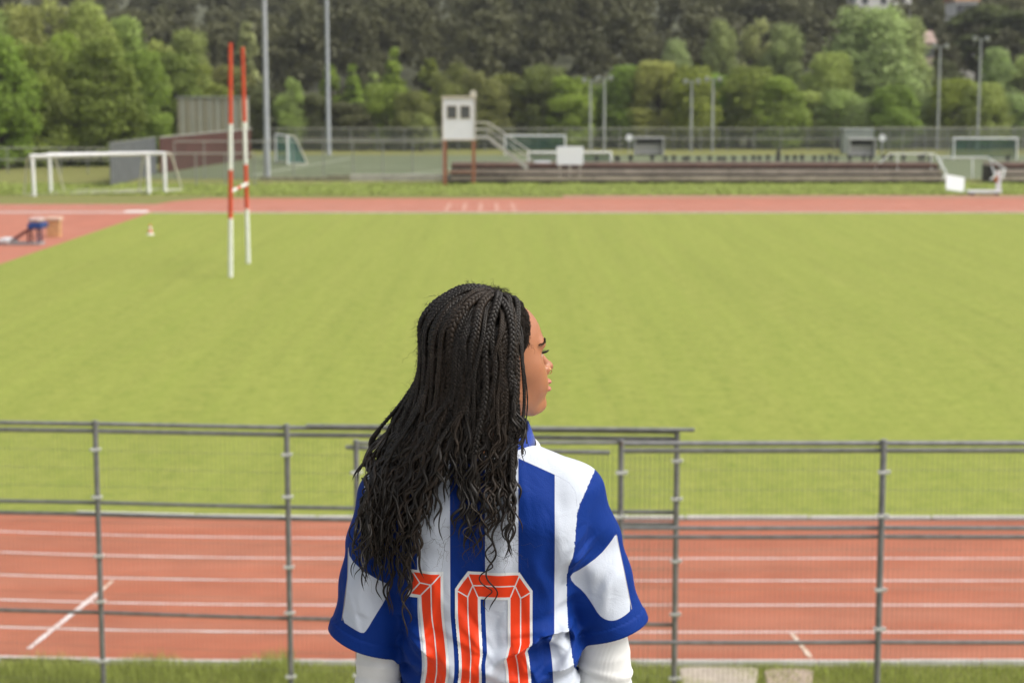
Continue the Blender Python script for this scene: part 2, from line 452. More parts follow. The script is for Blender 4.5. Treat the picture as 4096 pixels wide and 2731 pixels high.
# fence behind (left run): follows the bend slightly
fb = empty('barrier_fence', (0, 19.0, 0), 'tall grey wire mesh barrier fence running left, set back nearer the track', 'fence', 'barrier fences before the track')
inv = Matrix.Translation((0, -19.0, 0))
def loc(o): o.matrix_parent_inverse = inv; return o
bp_px = [(-396, 1676, 19.62), (380, 1687, 19.36), (1146, 1702, 19.14), (1930, 1710, 19.0), (2708, 1719, 18.9)]
tops = []
for px, py, Y in bp_px:
    t = at(px, py, Y); tops.append(t); post(fb, t, t.z)
tl = {1: (272, 535, 860, 1112, 1440), 2: (300, 533, 922, 1175, 1528)}
for i, t in enumerate(tops):
    ys = tl.get(i, (300, 533, 915, 1170, 1520))
    if i == 4: ys_px = [1600 + .742 * v for v in (325, 530, 865, 1150, 1495)]
    else: ys_px = [1600 + .7214 * v for v in ys]
    for v in ys_px: clamp(fb, t, zat(v, t.y))
for i in range(4):
    a, b = tops[i], tops[i+1]
    d = Vector((0, .045, 0))
    rail(fb, a + Vector((0, .03, -.028)), b + Vector((0, .03, -.028)), .024)
    rail(fb, a + Vector((0, .03, -.105)), b + Vector((0, .03, -.105)), .026)
    for off, r in ((-.90, .022), (-1.03, .022), (-2.14, .022)):
        rail(fb, a + Vector((0, .03, off)), b + Vector((0, .03, off)), r, .004)
    wire_panel(fb, a + Vector((.03, .004, 0)), b + Vector((-.03, .004, 0)), 0.12, a.z - .07)
# the end rail that sticks out past the last post, and the doubled rail before it
rail(fb, at(1225, 1703, 19.07), at(2778, 1719, 18.86), .022, name='end_rail')
for o in fb.children: loc(o)

# fence in front (right run)
ff = empty('barrier_fence', (0, 17.4, 0), 'tall grey wire mesh barrier fence on the right, overlapping in front of the other run', 'fence', 'barrier fences before the track')
inv2 = Matrix.Translation((0, -17.4, 0))
ft = []
for px, py in ((1424, 1765), (2485, 1764), (3535, 1763), (4590, 1763)):
    t = at(px, py, 17.4); ft.append(t); post(ff, t, t.z, .033 if px > 3000 else .028)
cl = {0: (388, 625, 1020, 1480), 1: (388, 625, 1010, 1470), 2: (385, 620, 1018, 1228), 3: (385, 620, 1018, 1228)}
for i, t in enumerate(ft):
    for v in cl[i]: clamp(ff, t, zat(1600 + .742 * v, t.y))
for i in range(3):
    a, b = ft[i], ft[i+1]
    if i == 0:
        rail(ff, a + Vector((0, .03, -.02)), b + Vector((0, .03, -.022)), .018)
        rail(ff, at(1384, 1788, 17.43), at(2440, 1810, 17.43), .022, name='gate_rail')
    else:
        rail(ff, a + Vector((0, .03, -.03)), b + Vector((0, .03, -.03)), .026)
        rail(ff, a + Vector((0, .03, -.10)), b + Vector((0, .03, -.10)), .026)
    for off, r in ((-.875, .022), (-.965, .022), (-2.04, .023)):
        rail(ff, a + Vector((0, .03, off)), b + Vector((0, .03, off)), r, .004)
    wire_panel(ff, a + Vector((.03, .004, 0)), b + Vector((-.03, .004, 0)), 0.12, a.z - .07)
MB().tube([ft[1] + Vector((-.001, -.031, -.04)), ft[1] + Vector((0, -.031, .0)),], .008, 8).build('rust_patch', M_RUST, ff)
for o in ff.children: o.matrix_parent_inverse = inv2

# ================================================================== rugby goal
M_RED = mat('red_post_paint', (0.56, 0.062, 0.022), 0.55, var=.12, scale=3)
M_WHT = mat('white_post_paint', (0.74, 0.76, 0.72), 0.55, var=.06, scale=3)
p1, p2 = gp(922, 1109), gp(993, 1053)
rg = empty('rugby_goal', (p1 + p2) / 2, 'tall red and white banded rugby posts standing on the grass', 'rugby goal')
ri = Matrix.Translation(-(p1 + p2) / 2)
def rugby_post(p, top):
    h = top.z
    lean = Vector((top.x - p.x, 0, 0))
    cuts = [0, .254, .462, .657, 1.0]
    core = None
    for i in range(4):
        z0, z1 = cuts[i] * h, cuts[i+1] * h
        r0 = .088 - .02 * cuts[i]; r1 = .088 - .02 * cuts[i+1]
        m = M_WHT if i % 2 == 0 else M_RED
        A = p + lean * cuts[i] + Vector((0, 0, z0 - (.05 if i == 0 else 0))); B = p + lean * cuts[i+1] + Vector((0, 0, z1))
        nm = 'post' if i == 0 else ('red_band' if i % 2 else 'white_band')
        o = MB().tube([A, B], [r0, r1], 14).build(nm, m, rg if i == 0 else core, smooth='auto')
        if i == 0: core = o
        else: o.matrix_parent_inverse = Matrix.Identity(4)
    return core
k1 = rugby_post(p1, at(922, 172, p1.y)); k2 = rugby_post(p2, at(970, 190, p2.y))
ca, cb = at(924, 766, p1.y), at(988, 737, p2.y)
ca.z = cb.z = (ca.z + cb.z) / 2
t = (cb - ca)
bars = [MB().tube([ca + t * a, ca + t * b], .065, 12).build('crossbar' if i == 0 else 'crossbar_band', m_, rg, smooth='auto')
        for i, (a, b, m_) in enumerate(((0, .3, M_WHT), (.3, .55, M_RED), (.55, 1.0, M_WHT)))]
for o in rg.children: o.matrix_parent_inverse = ri

# ================================================================== football goals
M_GW = mat('goal_white', (0.78, 0.79, 0.77), 0.5, var=.05, scale=3)
M_GCREAM = mat('goal_stay_cream', (0.60, 0.58, 0.48), 0.6, var=.08)
def net_mat(name, col, dens):
    m = bpy.data.materials.new(name); m.use_nodes = True
    n, l, p = nodes_of(m)
    p.inputs['Base Color'].default_value = (*col, 1); p.inputs['Roughness'].default_value = .8
    tr = n.new('ShaderNodeBsdfTransparent'); mx = n.new('ShaderNodeMixShader')
    tx = n.new('ShaderNodeTexNoise'); tx.inputs['Scale'].default_value = 1.3
    tcn = n.new('ShaderNodeTexCoord'); l.new(tcn.outputs['Object'], tx.inputs['Vector'])
    mr = n.new('ShaderNodeMapRange'); mr.inputs[3].default_value = dens * .7; mr.inputs[4].default_value = dens * 1.3
    l.new(tx.outputs['Fac'], mr.inputs[0]); l.new(mr.outputs[0], mx.inputs[0])
    l.new(tr.outputs[0], mx.inputs[1]); l.new(p.outputs[0], mx.inputs[2])
    l.new(mx.outputs[0], n['Material Output'].inputs[0])
    return m
M_NET = net_mat('teal_net', (0.03, 0.17, 0.15), 0.55)
M_CHAIN = net_mat('chain_link', (0.16, 0.17, 0.15), 0.24)
M_CHAIN2 = net_mat('thin_chain_link', (0.14, 0.15, 0.12), 0.09)

def goal(loc, w, h, rz, label, net=True, depth=1.6, r=.075, stays=True, group='football goals', sp=(0, 0), rs=.035):
    g = empty('football_goal', loc, label, 'goal', group, rz)
    for s in (-1, 1):
        MB().tube([(s*w/2, 0, 0), (s*w/2, 0, h - r)], r, 12).build('post', M_GW, g, smooth='auto')
    MB().tube([(-w/2 - r, 0, h), (w/2 + r, 0, h)], r * 1.05, 12).build('crossbar', M_GW, g, smooth='auto')
    if stays:
        for s in (-1, 1):
            MB().tube([(s*w/2, .05, h), (s*w/2*1.01 + sp[s > 0]*.3, .55, h - .02), (s*w/2*1.02 + sp[s > 0]*.45, .75, h - .22), (s*w/2*1.03 + sp[s > 0], depth, .05)], rs, 8).build('stay', M_GCREAM, g, smooth='auto')
            MB().tube([(s*w/2, .06, .04), (s*w/2*1.03 + sp[s > 0], depth, .04)], rs, 8).build('ground_bar', M_GCREAM, g, smooth='auto')
        MB().tube([(-w/2*1.03 + sp[0], depth, .05), (w/2*1.03 + sp[1], depth, .05)], rs, 8).build('ground_bar', M_GCREAM, g, smooth='auto')
    if net:
        mb = MB(); a = w/2 - .03
        mb.add([(-a,.08,h-.05),(a,.08,h-.05),(a,.6,h-.08),(-a,.6,h-.08),(-a,depth-.05,.1),(a,depth-.05,.1)], [(0,1,2,3),(3,2,5,4)])
        for s in (-1, 1): mb.add([(s*a,.08,h-.05),(s*a,.6,h-.08),(s*a,depth-.05,.1),(s*a,.08,.1)], [(0,1,2,3)])
        mb.build('net', M_NET, g)
    return g
g1 = gp(368, 781); g2 = gp(444, 775)
gg = goal(g1, 7.35, 2.62, .16, 'nearer white football goal without net on the left grass', False, 1.9, .125, sp=(-.75, -.85), rs=.06); gg.rotation_euler[1] = math.radians(-1.1)
gg = goal(g2 + Vector((-.45, 1.2, 0)), 7.6, 2.58, .05, 'white football goal standing close behind another, far left', False, 2.0, .115, sp=(.6, .75), rs=.06); gg.rotation_euler[1] = math.radians(-.5)
goal(gp(2140, 622), 6.3, 2.05, 0, 'white goal with dark green net right of the tower stairs')
goal(gp(2278, 720), 6.3, 2.08, 0, 'white goal with pale green net behind the white board')
goal(gp(3940, 640), 6.2, 2.1, 0, 'white goal with dark net at the far right edge')
goal(gp(1072, 658) + Vector((1.0, 2.2, 0)), 6.0, 2.6, math.radians(-72), 'white goal seen from its side, left of the tall light pole', True, 1.8, .10, rs=.06)

# ================================================================== light poles
M_POLE = mat('pale_grey_pole', (0.40, 0.425, 0.45), 0.5, var=.08, scale=1.5, metal=.2)
M_POLE2 = mat('slim_grey_pole', (0.36, 0.38, 0.36), 0.55, var=.1, scale=1.5)
def tall_pole(px, py, h, r0, r1, label):
    b = gp(px, py)
    o = empty('floodlight_pole', b, label, 'light pole', 'tall floodlight poles')
    MB().tube([(0,0,-.1),(0,0,h*.47),(0,0,h)], [r0, (r0+r1)/2, r1], 14).build('pole', M_POLE, o, smooth='auto')
    MB().tube([(0,0,h*.47-.15),(0,0,h*.47+.02)], (r0+r1)/2 + .025, 14).build('joint_collar', M_POLE, o, smooth='auto')
    MB().tube([(0,0,.0),(0,0,.05)], r0*1.8, 14).build('base_plate', M_POLE, o)
    MB().bar((-1.6,0,h),(1.6,0,h), .12).build('crossarm', M_POLE, o)
    for x in (-1.4,-.5,.5,1.4):
        MB().box((x-.3,-.2,h+.08),(x+.3,.15,h+.55)).build('lamp', M_POLE2, o, bevel=.03)
    return o
tall_pole(1070, 714, 24, .23, .13, 'thick pale floodlight pole nearest the rugby posts')
tall_pole(1315, 619, 25, .24, .14, 'pale floodlight pole farther back, right of the thick pole')
def slim_pole(px, ptop, pbase, label, Y=None, heads=True):
    b = gp(px, pbase) if Y is None else Vector((xat(px, Y), Y, hill_z(xat(px, Y), Y)))
    h = zat(ptop, b.y) - b.z
    o = empty('court_light_pole', b, label, 'light pole', 'slim court light poles')
    MB().tube([(0,0,-.2),(0,0,h)], [.15, .10], 10).build('pole', M_POLE2, o, smooth='auto')
    MB().bar((-.75,0,h),(.75,0,h), .07).build('crossarm', M_POLE2, o)
    for s in (-1, 1):
        MB().tube([(s*.7,-.28,h-.08),(s*.7,-.1,h+.02),(s*.7,.12,h+.08)], [.30,.27,.10], 12).build('lamp', M_POLE2, o, smooth='auto')
    return o
for px, tp, bs, lb in ((2360, 322, 600, 'slim light pole, left one of the pair near the white goal'),
                       (2416, 314, 604, 'slim light pole, right one of the pair near the white goal'),
                       (2763, 326, 606, 'slim light pole, left one of the pair right of the dugout'),
                       (2848, 318, 606, 'slim light pole, right one of the pair right of the dugout'),
                       (3748, 186, 600, 'taller slim light pole left of the far right goal')):
    slim_pole(px, tp, bs, lb)
slim_pole(3908, 156, 0, 'tallest slim light pole rising behind the far right goal', 206.0)

# ================================================================== judges' tower
M_CABIN = mat('white_cabin_panel', (0.78, 0.80, 0.83), 0.55, var=.03, scale=2)
M_FRAME = mat('cream_frame', (0.58, 0.53, 0.43), 0.65, var=.1)
M_LEG = mat('rust_red_steel', (0.33, 0.135, 0.07), 0.7, var=.22, scale=3)
M_GLASS = mat('dark_window', (0.10, 0.105, 0.11), 0.12, spec=.7, var=.1)
M_GALV = mat('stair_steel', (0.40, 0.39, 0.35), 0.6, var=.12)
TB = gp(1836, 741); TB.z = 0
TY = TB.y
tw = empty('judges_tower', TB, 'small white cabin on rust red stilts beside the far track', 'tower')
X0, X1 = xat(1771, TY, 4) - TB.x, xat(1899, TY, 4) - TB.x
ZB, ZT = zat(556, TY), zat(392, TY)
DP = 2.3
for x in (X0 + .12, X1 - .10):
    for y in (.1, DP - .1):
        MB().bar((x, y, -.1), (x, y, ZB), .26, .2).build('leg', M_LEG, tw)
MB().bar((X0, .1, .95), (X1, .1, .95), .1).build('brace', M_LEG, tw)
body = MB(); w0, w1 = ZB + (ZT-ZB)*.50, ZB + (ZT-ZB)*.80
t_ = .06
wins = [(X0 + .33, X0 + .99), (X0 + 1.29, X0 + 1.95)]
for (a, b, zl, zh) in ((X0, X1, ZB, w0), (X0, X1, w1, ZT), (X0, wins[0][0], w0, w1), (wins[0][1], wins[1][0], w0, w1), (wins[1][1], X1, w0, w1)):
    body.box((a, 0, zl), (b, t_, zh))
body.box((X0, t_, ZB), (X0 + t_, DP, ZT)); body.box((X1 - t_, t_, ZB), (X1, DP, ZT)); body.box((X0 + t_, DP - t_, ZB), (X1 - t_, DP, ZT)); body.box((X0 + t_, t_, ZB), (X1 - t_, DP - t_, ZB + .08))
cab = body.build('cabin', M_CABIN, tw)
MB().box((X0 - .1, -.12, ZT + .003), (X1 + .1, DP + .1, ZT + .1)).build('roof', M_FRAME, tw, bevel=.02)
MB().box((X0 - .06, -.05, ZB - .12), (X1 + .06, DP + .05, ZB - .003)).build('floor_frame', M_FRAME, tw)
for a, b in wins:
    wn_ = MB().box((a + .003, .03, w0 + .003), (b - .003, .045, w1 - .003)).build('window', M_GLASS, tw)
    fr = MB()
    for q in ((a - .05, w0 - .05, b + .05, w0), (a - .05, w1, b + .05, w1 + .05), (a - .05, w0, a, w1), (b, w0, b + .05, w1)):
        fr.box((q[0], -.03, q[1]), (q[2], .02, q[3]))
    fr.build('frame', M_FRAME, wn_)
for x in (X0, X1):
    MB().bar((x, -.02, ZB), (x, -.02, ZT), .07).build('corner_trim', M_FRAME, tw)
ls = MB().tube([(X1 - .1, .2, ZT + .1), (X1 - .1, .2, ZT + .22)], .04, 8).tube([(X1 - .1, -.1, ZT + .3), (X1 - .1, .1, ZT + .3), (X1 - .1, .35, ZT + .3)], [.24, .2, .08], 14)
ls.build('loudspeaker', mat('cream_horn', (.62, .6, .52), .5), tw, smooth='auto')
# landing and stair going down to the right
LX = X1 + .95
MB().box((X1, .3, ZB + .05), (LX, 1.5, ZB + .17)).build('landing', M_GALV, tw)
SX, SZ = xat(2110, TY + 1, 1) - TB.x, zat(668, TY + 1)
for y in (.35, 1.45):
    MB().bar((LX, y, ZB + .08), (SX, y, SZ - .1), .06, .24).build('stringer', M_GALV, tw)
    MB().tube([(X1, y, ZB + 1.15), (LX, y, ZB + 1.15), (SX + .35, y, SZ + 1.0)], .035, 8).build('handrail', M_GALV, tw, smooth='auto')
    MB().tube([(X1, y, ZB + .65), (LX, y, ZB + .65), (SX + .35, y, SZ + .5)], .022, 8).build('handrail', M_GALV, tw, smooth='auto')
    for q in (0, .33, .66, 1.0):
        x = LX + (SX - LX) * q; z_ = ZB + (SZ - ZB) * q
        MB().bar((x, y, z_), (x, y, z_ + 1.1), .04).build('baluster', M_GALV, tw)
nst = 14
for i in range(nst):
    q = (i + .5) / nst
    MB().box((LX + (SX-LX)*q - .13, .38, ZB + (SZ-ZB)*q - .02), (LX + (SX-LX)*q + .13, 1.42, ZB + (SZ-ZB)*q + .02)).build('tread', M_GALV, tw)

# ================================================================== low terrace of benches
M_PLK1 = mat('brown_plank', (0.18, 0.105, 0.08), 0.8, var=.25, scale=1.2)
M_PLK2 = mat('grey_plank', (0.34, 0.29, 0.23), 0.85, var=.25, scale=1.2)
M_DKC = mat('dark_terrace', (0.06, 0.053, 0.04), 0.95, var=.3, scale=.8)
M_STUB = mat('dark_stub', (0.045, 0.045, 0.042), 0.7, var=.2)
bl = empty('bench_terrace', (8, 134, 0), 'long low terrace of weathered brown plank benches behind the far track', 'benches')
bi = Matrix.Translation((-8, -134, 0))
BL0, BL1 = xat(1800, 133), 48.0
gapA, gapB = xat(3775, 134), xat(3990, 134)
runs = [(BL0, gapA), (gapB, BL1)]
for (a, b) in runs:
    MB().box((a, 133.6, -.1), (b, 138.5, .30)).build('riser', M_DKC, bl)
    MB().box((a, 135.0, .30), (b, 138.5, .78)).build('riser', M_DKC, bl)
    MB().box((a, 136.4, .78), (b, 138.5, 1.18)).build('riser', M_DKC, bl)
    x = a
    while x < b - .3:
        x2 = min(b, x + 4.0)
        for (y0, y1, z0, z1, m_) in ((133.2, 133.59, .24, .55, M_PLK2), (134.55, 134.99, .66, .98, M_PLK2), (135.9, 136.39, 1.13, 1.38, M_PLK1)):
            MB().box((x + .01, y0, z0 + random.uniform(-.01, .01)), (x2 - .01, y1, z1)).build('plank', m_, bl)
            for xx in (x + .4, x2 - .5):
                MB().box((xx, y0 + .08, z0 - .3 if z0 > .5 else 0), (xx + .12, y1 - .08, z0 - .012)).build('bracket', M_DKC, bl)
        MB().box((x + .01, 138.2, 1.2), (x2 - .01, 138.5, 1.42)).build('plank', M_PLK2, bl)
        x = x2
for o in bl.children: o.matrix_parent_inverse = bi
sx = [int(2400 + v / 1.387) for v in (92, 172, 292, 365, 413, 470, 490, 552, 612, 665, 692, 745, 805, 855, 888, 935, 1042, 1085, 1125, 1195, 1238, 1280, 1315, 1390, 1470, 1505, 1580, 1620, 1690, 1780, 1800, 1838, 1980, 2270)]
sx += [int(1700 + v / 2.297) for v in (1580, 1780, 1895)]
seat = None
for px in sorted(sx):
    x = xat(px, 138, 1.6)
    if gapA < x < gapB: continue
    hh = random.uniform(.38, .55)
    mb = MB().box((-.16, -.16, 0), (.16, .16, .05)).box((-.05, -.05, .05), (.05, .05, hh * .6)).box((-.17, -.05, hh*.45), (.17, .06, hh))
    o = mb.build('stub_seat', M_STUB, bl, bevel=.015)
    o.location = (x, 138.35, 1.423); o.matrix_parent_inverse = bi
o = MB().box((-.16,-.14,0),(.16,.14,.7)).sphere((0,0,.82),.14,10,6).build('bin_post', M_STUB, bl, bevel=.02); o.location = (xat(3113, 138.3, 1.6), 138.35, 1.423); o.matrix_parent_inverse = bi
# low concrete wall that goes on to the left
lw = empty('low_wall', (-8, 138, 0), 'low pale concrete wall running left from the tower', 'wall')
for i in range(9):
    x0 = xat(1040, 138) + i * 1.72
    h = .30 if i < 3 else .42 + random.uniform(-.05, .08)
    o = MB().box((x0 + .01, 137.8, -.1), (x0 + 1.7, 138.3, h)).build('concrete_block', mat('pale_block', (.40, .385, .33), .85, var=.2, scale=1.5) if i > 3 else mat('mossy_block', (.22, .21, .14), .9, var=.3, scale=1.5), lw, bevel=.02)
    o.matrix_parent_inverse = Matrix.Translation((8, -138, 0))

# white board, trough, gangway rails, cart
wb = empty('white_board', (xat(2279, 135), 134.8, 0), 'blank white board on short legs above the bench terrace', 'board')
zb0, zb1 = zat(660, 134.8), zat(587, 134.8)
MB().box((-.98, -.05, zb0), (.98, .0, zb1)).build('panel', mat('bright_white_panel', (.84, .86, .88), .5, var=.02), wb, bevel=.03)
for x in (-.75, 0, .75): MB().bar((x, .06, 0), (x, .06, zb0 + .3), .09).build('leg', M_GCREAM, wb)
tr = MB().box((-.62, -.2, 0), (.62, .2, .16)); tb = tr.build('white_trough', M_CABIN, bevel=.05)
tb.location = (xat(2170, 136.2, 1.5), 136.2, 1.385); tag(tb, 'small white trough lying on the terrace bench', 'trough')

gw = empty('gangway_rails', (xat(3860, 133), 132.6, 0), 'white tube handrails over a gap in the bench terrace', 'handrails')
def G(px, py, Y): v = at(px, py, Y); return (v.x - gw.location.x, v.y - gw.location.y, v.z)
M_RAILW = mat('white_tube', (.70, .72, .68), .5, var=.06)
for path in ([(3500, 672, 136), (3560, 616, 136), (3740, 616, 136)], [(3745, 622, 136.5), (3785, 690, 133.2), (3770, 720, 133.0)],
             [(3755, 630, 137.5), (3950, 630, 137.5), (4020, 676, 133.5), (4010, 715, 133.0)], [(3765, 640, 136.5), (3765, 716, 136.5)], [(3890, 634, 137.4), (3890, 716, 137)],
             [(3590, 620, 136), (3590, 690, 136)], [(3725, 618, 136), (3725, 690, 136)], [(3960, 636, 137.3), (3985, 720, 133.0)], [(4010, 680, 133.4), (3960, 720, 132.9)]):
    MB().tube([G(*p) for p in path], .055, 8).build('rail', M_RAILW, gw, smooth='auto')
lb = empty('leaning_panel', gp(3822, 772), 'white panel standing on the grass before the terrace gap', 'panel')
MB().add([(-.72,-.3,.25),(.72,.55,.0),(.72,.62,1.0),(-.72,-.23,1.25),(-.72,-.24,.25),(.72,.61,.0),(.72,.68,1.0),(-.72,-.17,1.25)], [(0,1,2,3),(7,6,5,4),(0,4,5,1),(1,5,6,2),(2,6,7,3),(3,7,4,0)]).build('board', M_CABIN, lb)
for x, y in ((-.6, -.1), (.6, .62)): MB().bar((x, y, -.02), (x, y, .5), .05).build('foot', M_GCREAM, lb)
ct = empty('white_trolley', gp(3935, 780), 'low white flatbed trolley with upright handle beside the panel', 'trolley')
MB().box((-1.1, -.35, .14), (1.1, .35, .30)).build('bed', M_CABIN, ct, bevel=.02)
MB().tube([(.95, -.3, .3), (.9, -.3, 1.5), (.9, .3, 1.5), (.95, .3, .3)], .09, 8).build('handle', M_CABIN, ct, smooth='auto')
MB().box((.7,-.2,.85),(.95,.2,1.2)).build('strap', mat('orange_strap', (.55,.2,.06), .6), ct)
for x in (-.8, .8):
    for y in (-.3, .3): MB().tube([(x, y - .04, .1), (x, y + .04, .1)], .12, 12).build('wheel', M_STUB, ct, smooth='auto')

# ================================================================== dugouts and round signs
M_DUG = mat('grey_dugout', (.44, .44, .41), .7, var=.12)
M_BENCH = mat('pale_bench', (.62, .60, .57), .7, var=.1)
def dugout(px, py, w, h, label):
    d = empty('dugout', gp(px, py), label, 'dugout', 'team dugouts')
    MB().box((-w/2, 0, 0), (-w/2 + .14, 1.4, h)).build('side_panel', M_DUG, d)
    MB().box((w/2 - .14, 0, 0), (w/2, 1.4, h)).build('side_panel', M_DUG, d)
    MB().box((-w/2 + .14, 1.32, 0), (w/2 - .14, 1.4, h)).build('back_panel', mat('dark_back', (.07, .07, .07), .6, var=.2), d)
    MB().box((-w/2 - .08, -.25, h + .003), (w/2 + .08, 1.5, h + .13)).build('roof', M_DUG, d, bevel=.02)
    MB().box((-w/2 + .2, .85, .42), (w/2 - .2, 1.25, .50)).build('seat', M_BENCH, d)
    MB().box((-w/2 + .16, .78, .12), (w/2 - .16, .84, .41)).build('kick_board', M_BENCH, d)
    MB().box((-w/2 + .2, 1.2, .5), (w/2 - .2, 1.3, 1.15)).build('backrest', M_BENCH, d)
    for x in (-w/2 + .4, 0, w/2 - .4): MB().box((x - .04, .9, 0), (x + .04, 1.2, .42)).build('leg', M_DUG, d)
dugout(2597, 622, 3.1, 1.75, 'small grey team dugout left of the slim pole pair')
dugout(3450, 628, 2.75, 1.75, 'small grey team dugout before the grey shed on the right')
def round_sign(px, py, d, label):
    b = Vector((xat(px, d), d, 0)); c = zat(py, d)
    o = empty('round_sign', b, label, 'sign', 'round white signs by the dugouts')
    MB().tube([(0,.06,0),(0,.06,c)], .05, 8).build('pole', M_POLE2, o)
    MB().tube([(0,0,c),(0,.05,c)], .36, 24).build('disc', M_GW, o, smooth='auto')
round_sign(2517, 551, 190, 'round white disc on a pole left of the left dugout')
round_sign(3528, 552, 190, 'round white disc on a pole right of the right dugout')
shd = empty('grey_shed', (xat(3434, 197), 197, 0), 'grey corrugated shed behind the right dugout', 'shed')
M_CORR = mat('grey_corrugated', (.30, .33, .31), .6, var=.12, scale=1)
hh = zat(520, 197)
for i in range(16):
    MB().box((-1.6 + i*.2, -.03 if i % 2 else 0, 0), (-1.6 + i*.2 + .197, 2.5, hh)).build('wall_sheet', M_CORR, shd)
MB().box((-1.75, -.12, hh + .003), (1.75, 2.6, hh + .1)).build('roof', M_CORR, shd)

# ================================================================== far fences
M_FP = mat('fence_post_grey', (.24, .25, .22), .7, var=.15)
def far_fence(name, pts, h, step, label, m_mesh, rails=(1.0,), r=.045):
    o = empty(name, (pts[0][0], pts[0][1], 0), label, 'fence', 'distant wire fences')
    ox, oy = pts[0][0], pts[0][1]
    for (a, b) in zip(pts[:-1], pts[1:]):
        A, B = Vector((a[0]-ox, a[1]-oy, 0)), Vector((b[0]-ox, b[1]-oy, 0)); L_ = (B-A).length; n = max(1, round(L_/step))
        for i in range(n + 1):
            p = A.lerp(B, i / n); MB().tube([(p.x,p.y,-.05),(p.x,p.y,h)], r, 6, True).build('post', M_FP, o)
        for q in rails:
            MB().tube([A + Vector((0,-.06,h*q)), B + Vector((0,-.06,h*q))], .035, 6).build('rail', mat('fence_rail', (.42,.42,.36),.7,var=.1), o)
        d = (B-A).normalized(); nrm = Vector((d.y, -d.x, 0)) * .02
        MB().add([A+nrm+Vector((0,0,.05)), B+nrm+Vector((0,0,.05)), B+nrm+Vector((0,0,h)), A+nrm+Vector((0,0,h))], [(0,1,2,3)]).build('wire_mesh', m_mesh, o)
    return o
hF = zat(514, 203)
far_fence('perimeter_fence', [(-27, 203), (72, 203)], hF, 3.0, 'long wire fence along the foot of the trees behind the court', M_CHAIN, (1.0, .55))
far_fence('court_fence', [(xat(700, 140.3), 140.3), (xat(1770, 140.3), 140.3)], zat(566, 140.3), 2.25, 'wire fence along the near side of the green court, left of tower', M_CHAIN2, (1.0,))
far_fence('court_fence', [(xat(3560, 188), 193), (72, 193)], zat(512, 193), 2.4, 'dense wire fence behind the far right goal', M_CHAIN, (1.0,))
far_fence('left_fence', [(-46, 150), (-30.4, 149)], zat(592, 150), 2.3, 'wire fence at the far left under the bright green trees', M_CHAIN2, (1.0, .55))
far_fence('left_fence', [(xat(640, 127), 129.5), (xat(1000, 127), 129.5)], 2.35, 2.4, 'low wire fence between the left goals and the rugby posts', M_CHAIN2, (1.0,))

# ================================================================== walls and shed on the left
M_GWALL = mat('grey_sheet_wall', (.12, .127, .13), .6, var=.15, scale=1)
M_BWALL = mat('brown_board_wall', (.080, .030, .022), .8, var=.22, scale=1)
def board_wall(name, a, b, h0, h1, w, m, label, cap=None):
    A, B = Vector((*a, 0)), Vector((*b, 0)); L_ = (B-A).length; n = int(L_/w)
    o = empty(name, A, label, 'wall'); d = (B-A).normalized(); q = Vector((-d.y, d.x, 0))
    for i in range(n):
        h = h0 + (h1-h0)*i/n; s = d*(i*w); e = d*((i+1)*w - .015); off = q*(.03 if i % 2 else 0)
        MB().add([s+off, e+off, e+off+q*.06, s+off+q*.06] + [v + Vector((0,0,h)) for v in (s+off, e+off, e+off+q*.06, s+off+q*.06)],
                 [(0,3,2,1),(4,5,6,7),(0,1,5,4),(1,2,6,5),(2,3,7,6),(3,0,4,7)]).build('board', m, o)
    if cap:
        MB().bar(q*.04 + Vector((0,0,h0+.04)), d*L_ + q*.04 + Vector((0,0,h1+.04)), .16, .07).build('cap_rail', cap, o)
    return o
c0 = (xat(445, 129.5), 129.5); c1 = (xat(628, 150), 150)
board_wall('sheet_wall', c0, c1, zat(575, 129.5), zat(552, 150), .62, M_GWALL, 'grey ribbed sheet wall behind the left goals', M_FP)
c2 = (xat(1010, 183), 183)
board_wall('board_wall', (c1[0] + .25, c1[1] + .2), c2, zat(552, 150), zat(517, 183), .55, M_BWALL, 'dark brown board wall running back to the tall ribbed shed', mat('fence_rail', (.42,.42,.36),.7,var=.1))
sh = empty('ribbed_shed', (xat(842, 186), 186, 0), 'tall pale ribbed metal shed above the brown wall', 'shed')
M_RIB = mat('weathered_rib_sheet', (.30, .31, .25), .7, scale=.8, col2=(.37, .36, .29))
ws = xat(971, 186) - xat(714, 186); zt = zat(393, 186)
for i in range(22):
    w = ws / 22
    MB().box((-ws/2 + i*w, -.09 if i % 2 else 0, 0), (-ws/2 + (i+1)*w - .02, .4, zt + random.uniform(-.03, .03))).build('wall_sheet', M_RIB if i % 3 else mat('weathered_rib_sheet_tan', (.27,.25,.17),.75,var=.15), sh)
MB().box((-ws/2, .41, 0), (ws/2, 5, zt - .1)).build('shed_body', M_RIB, sh)
MB().box((-ws/2 - .1, -.2, zt + .04), (ws/2 + .1, 5.1, zt + .16)).build('roof', M_FP, sh)

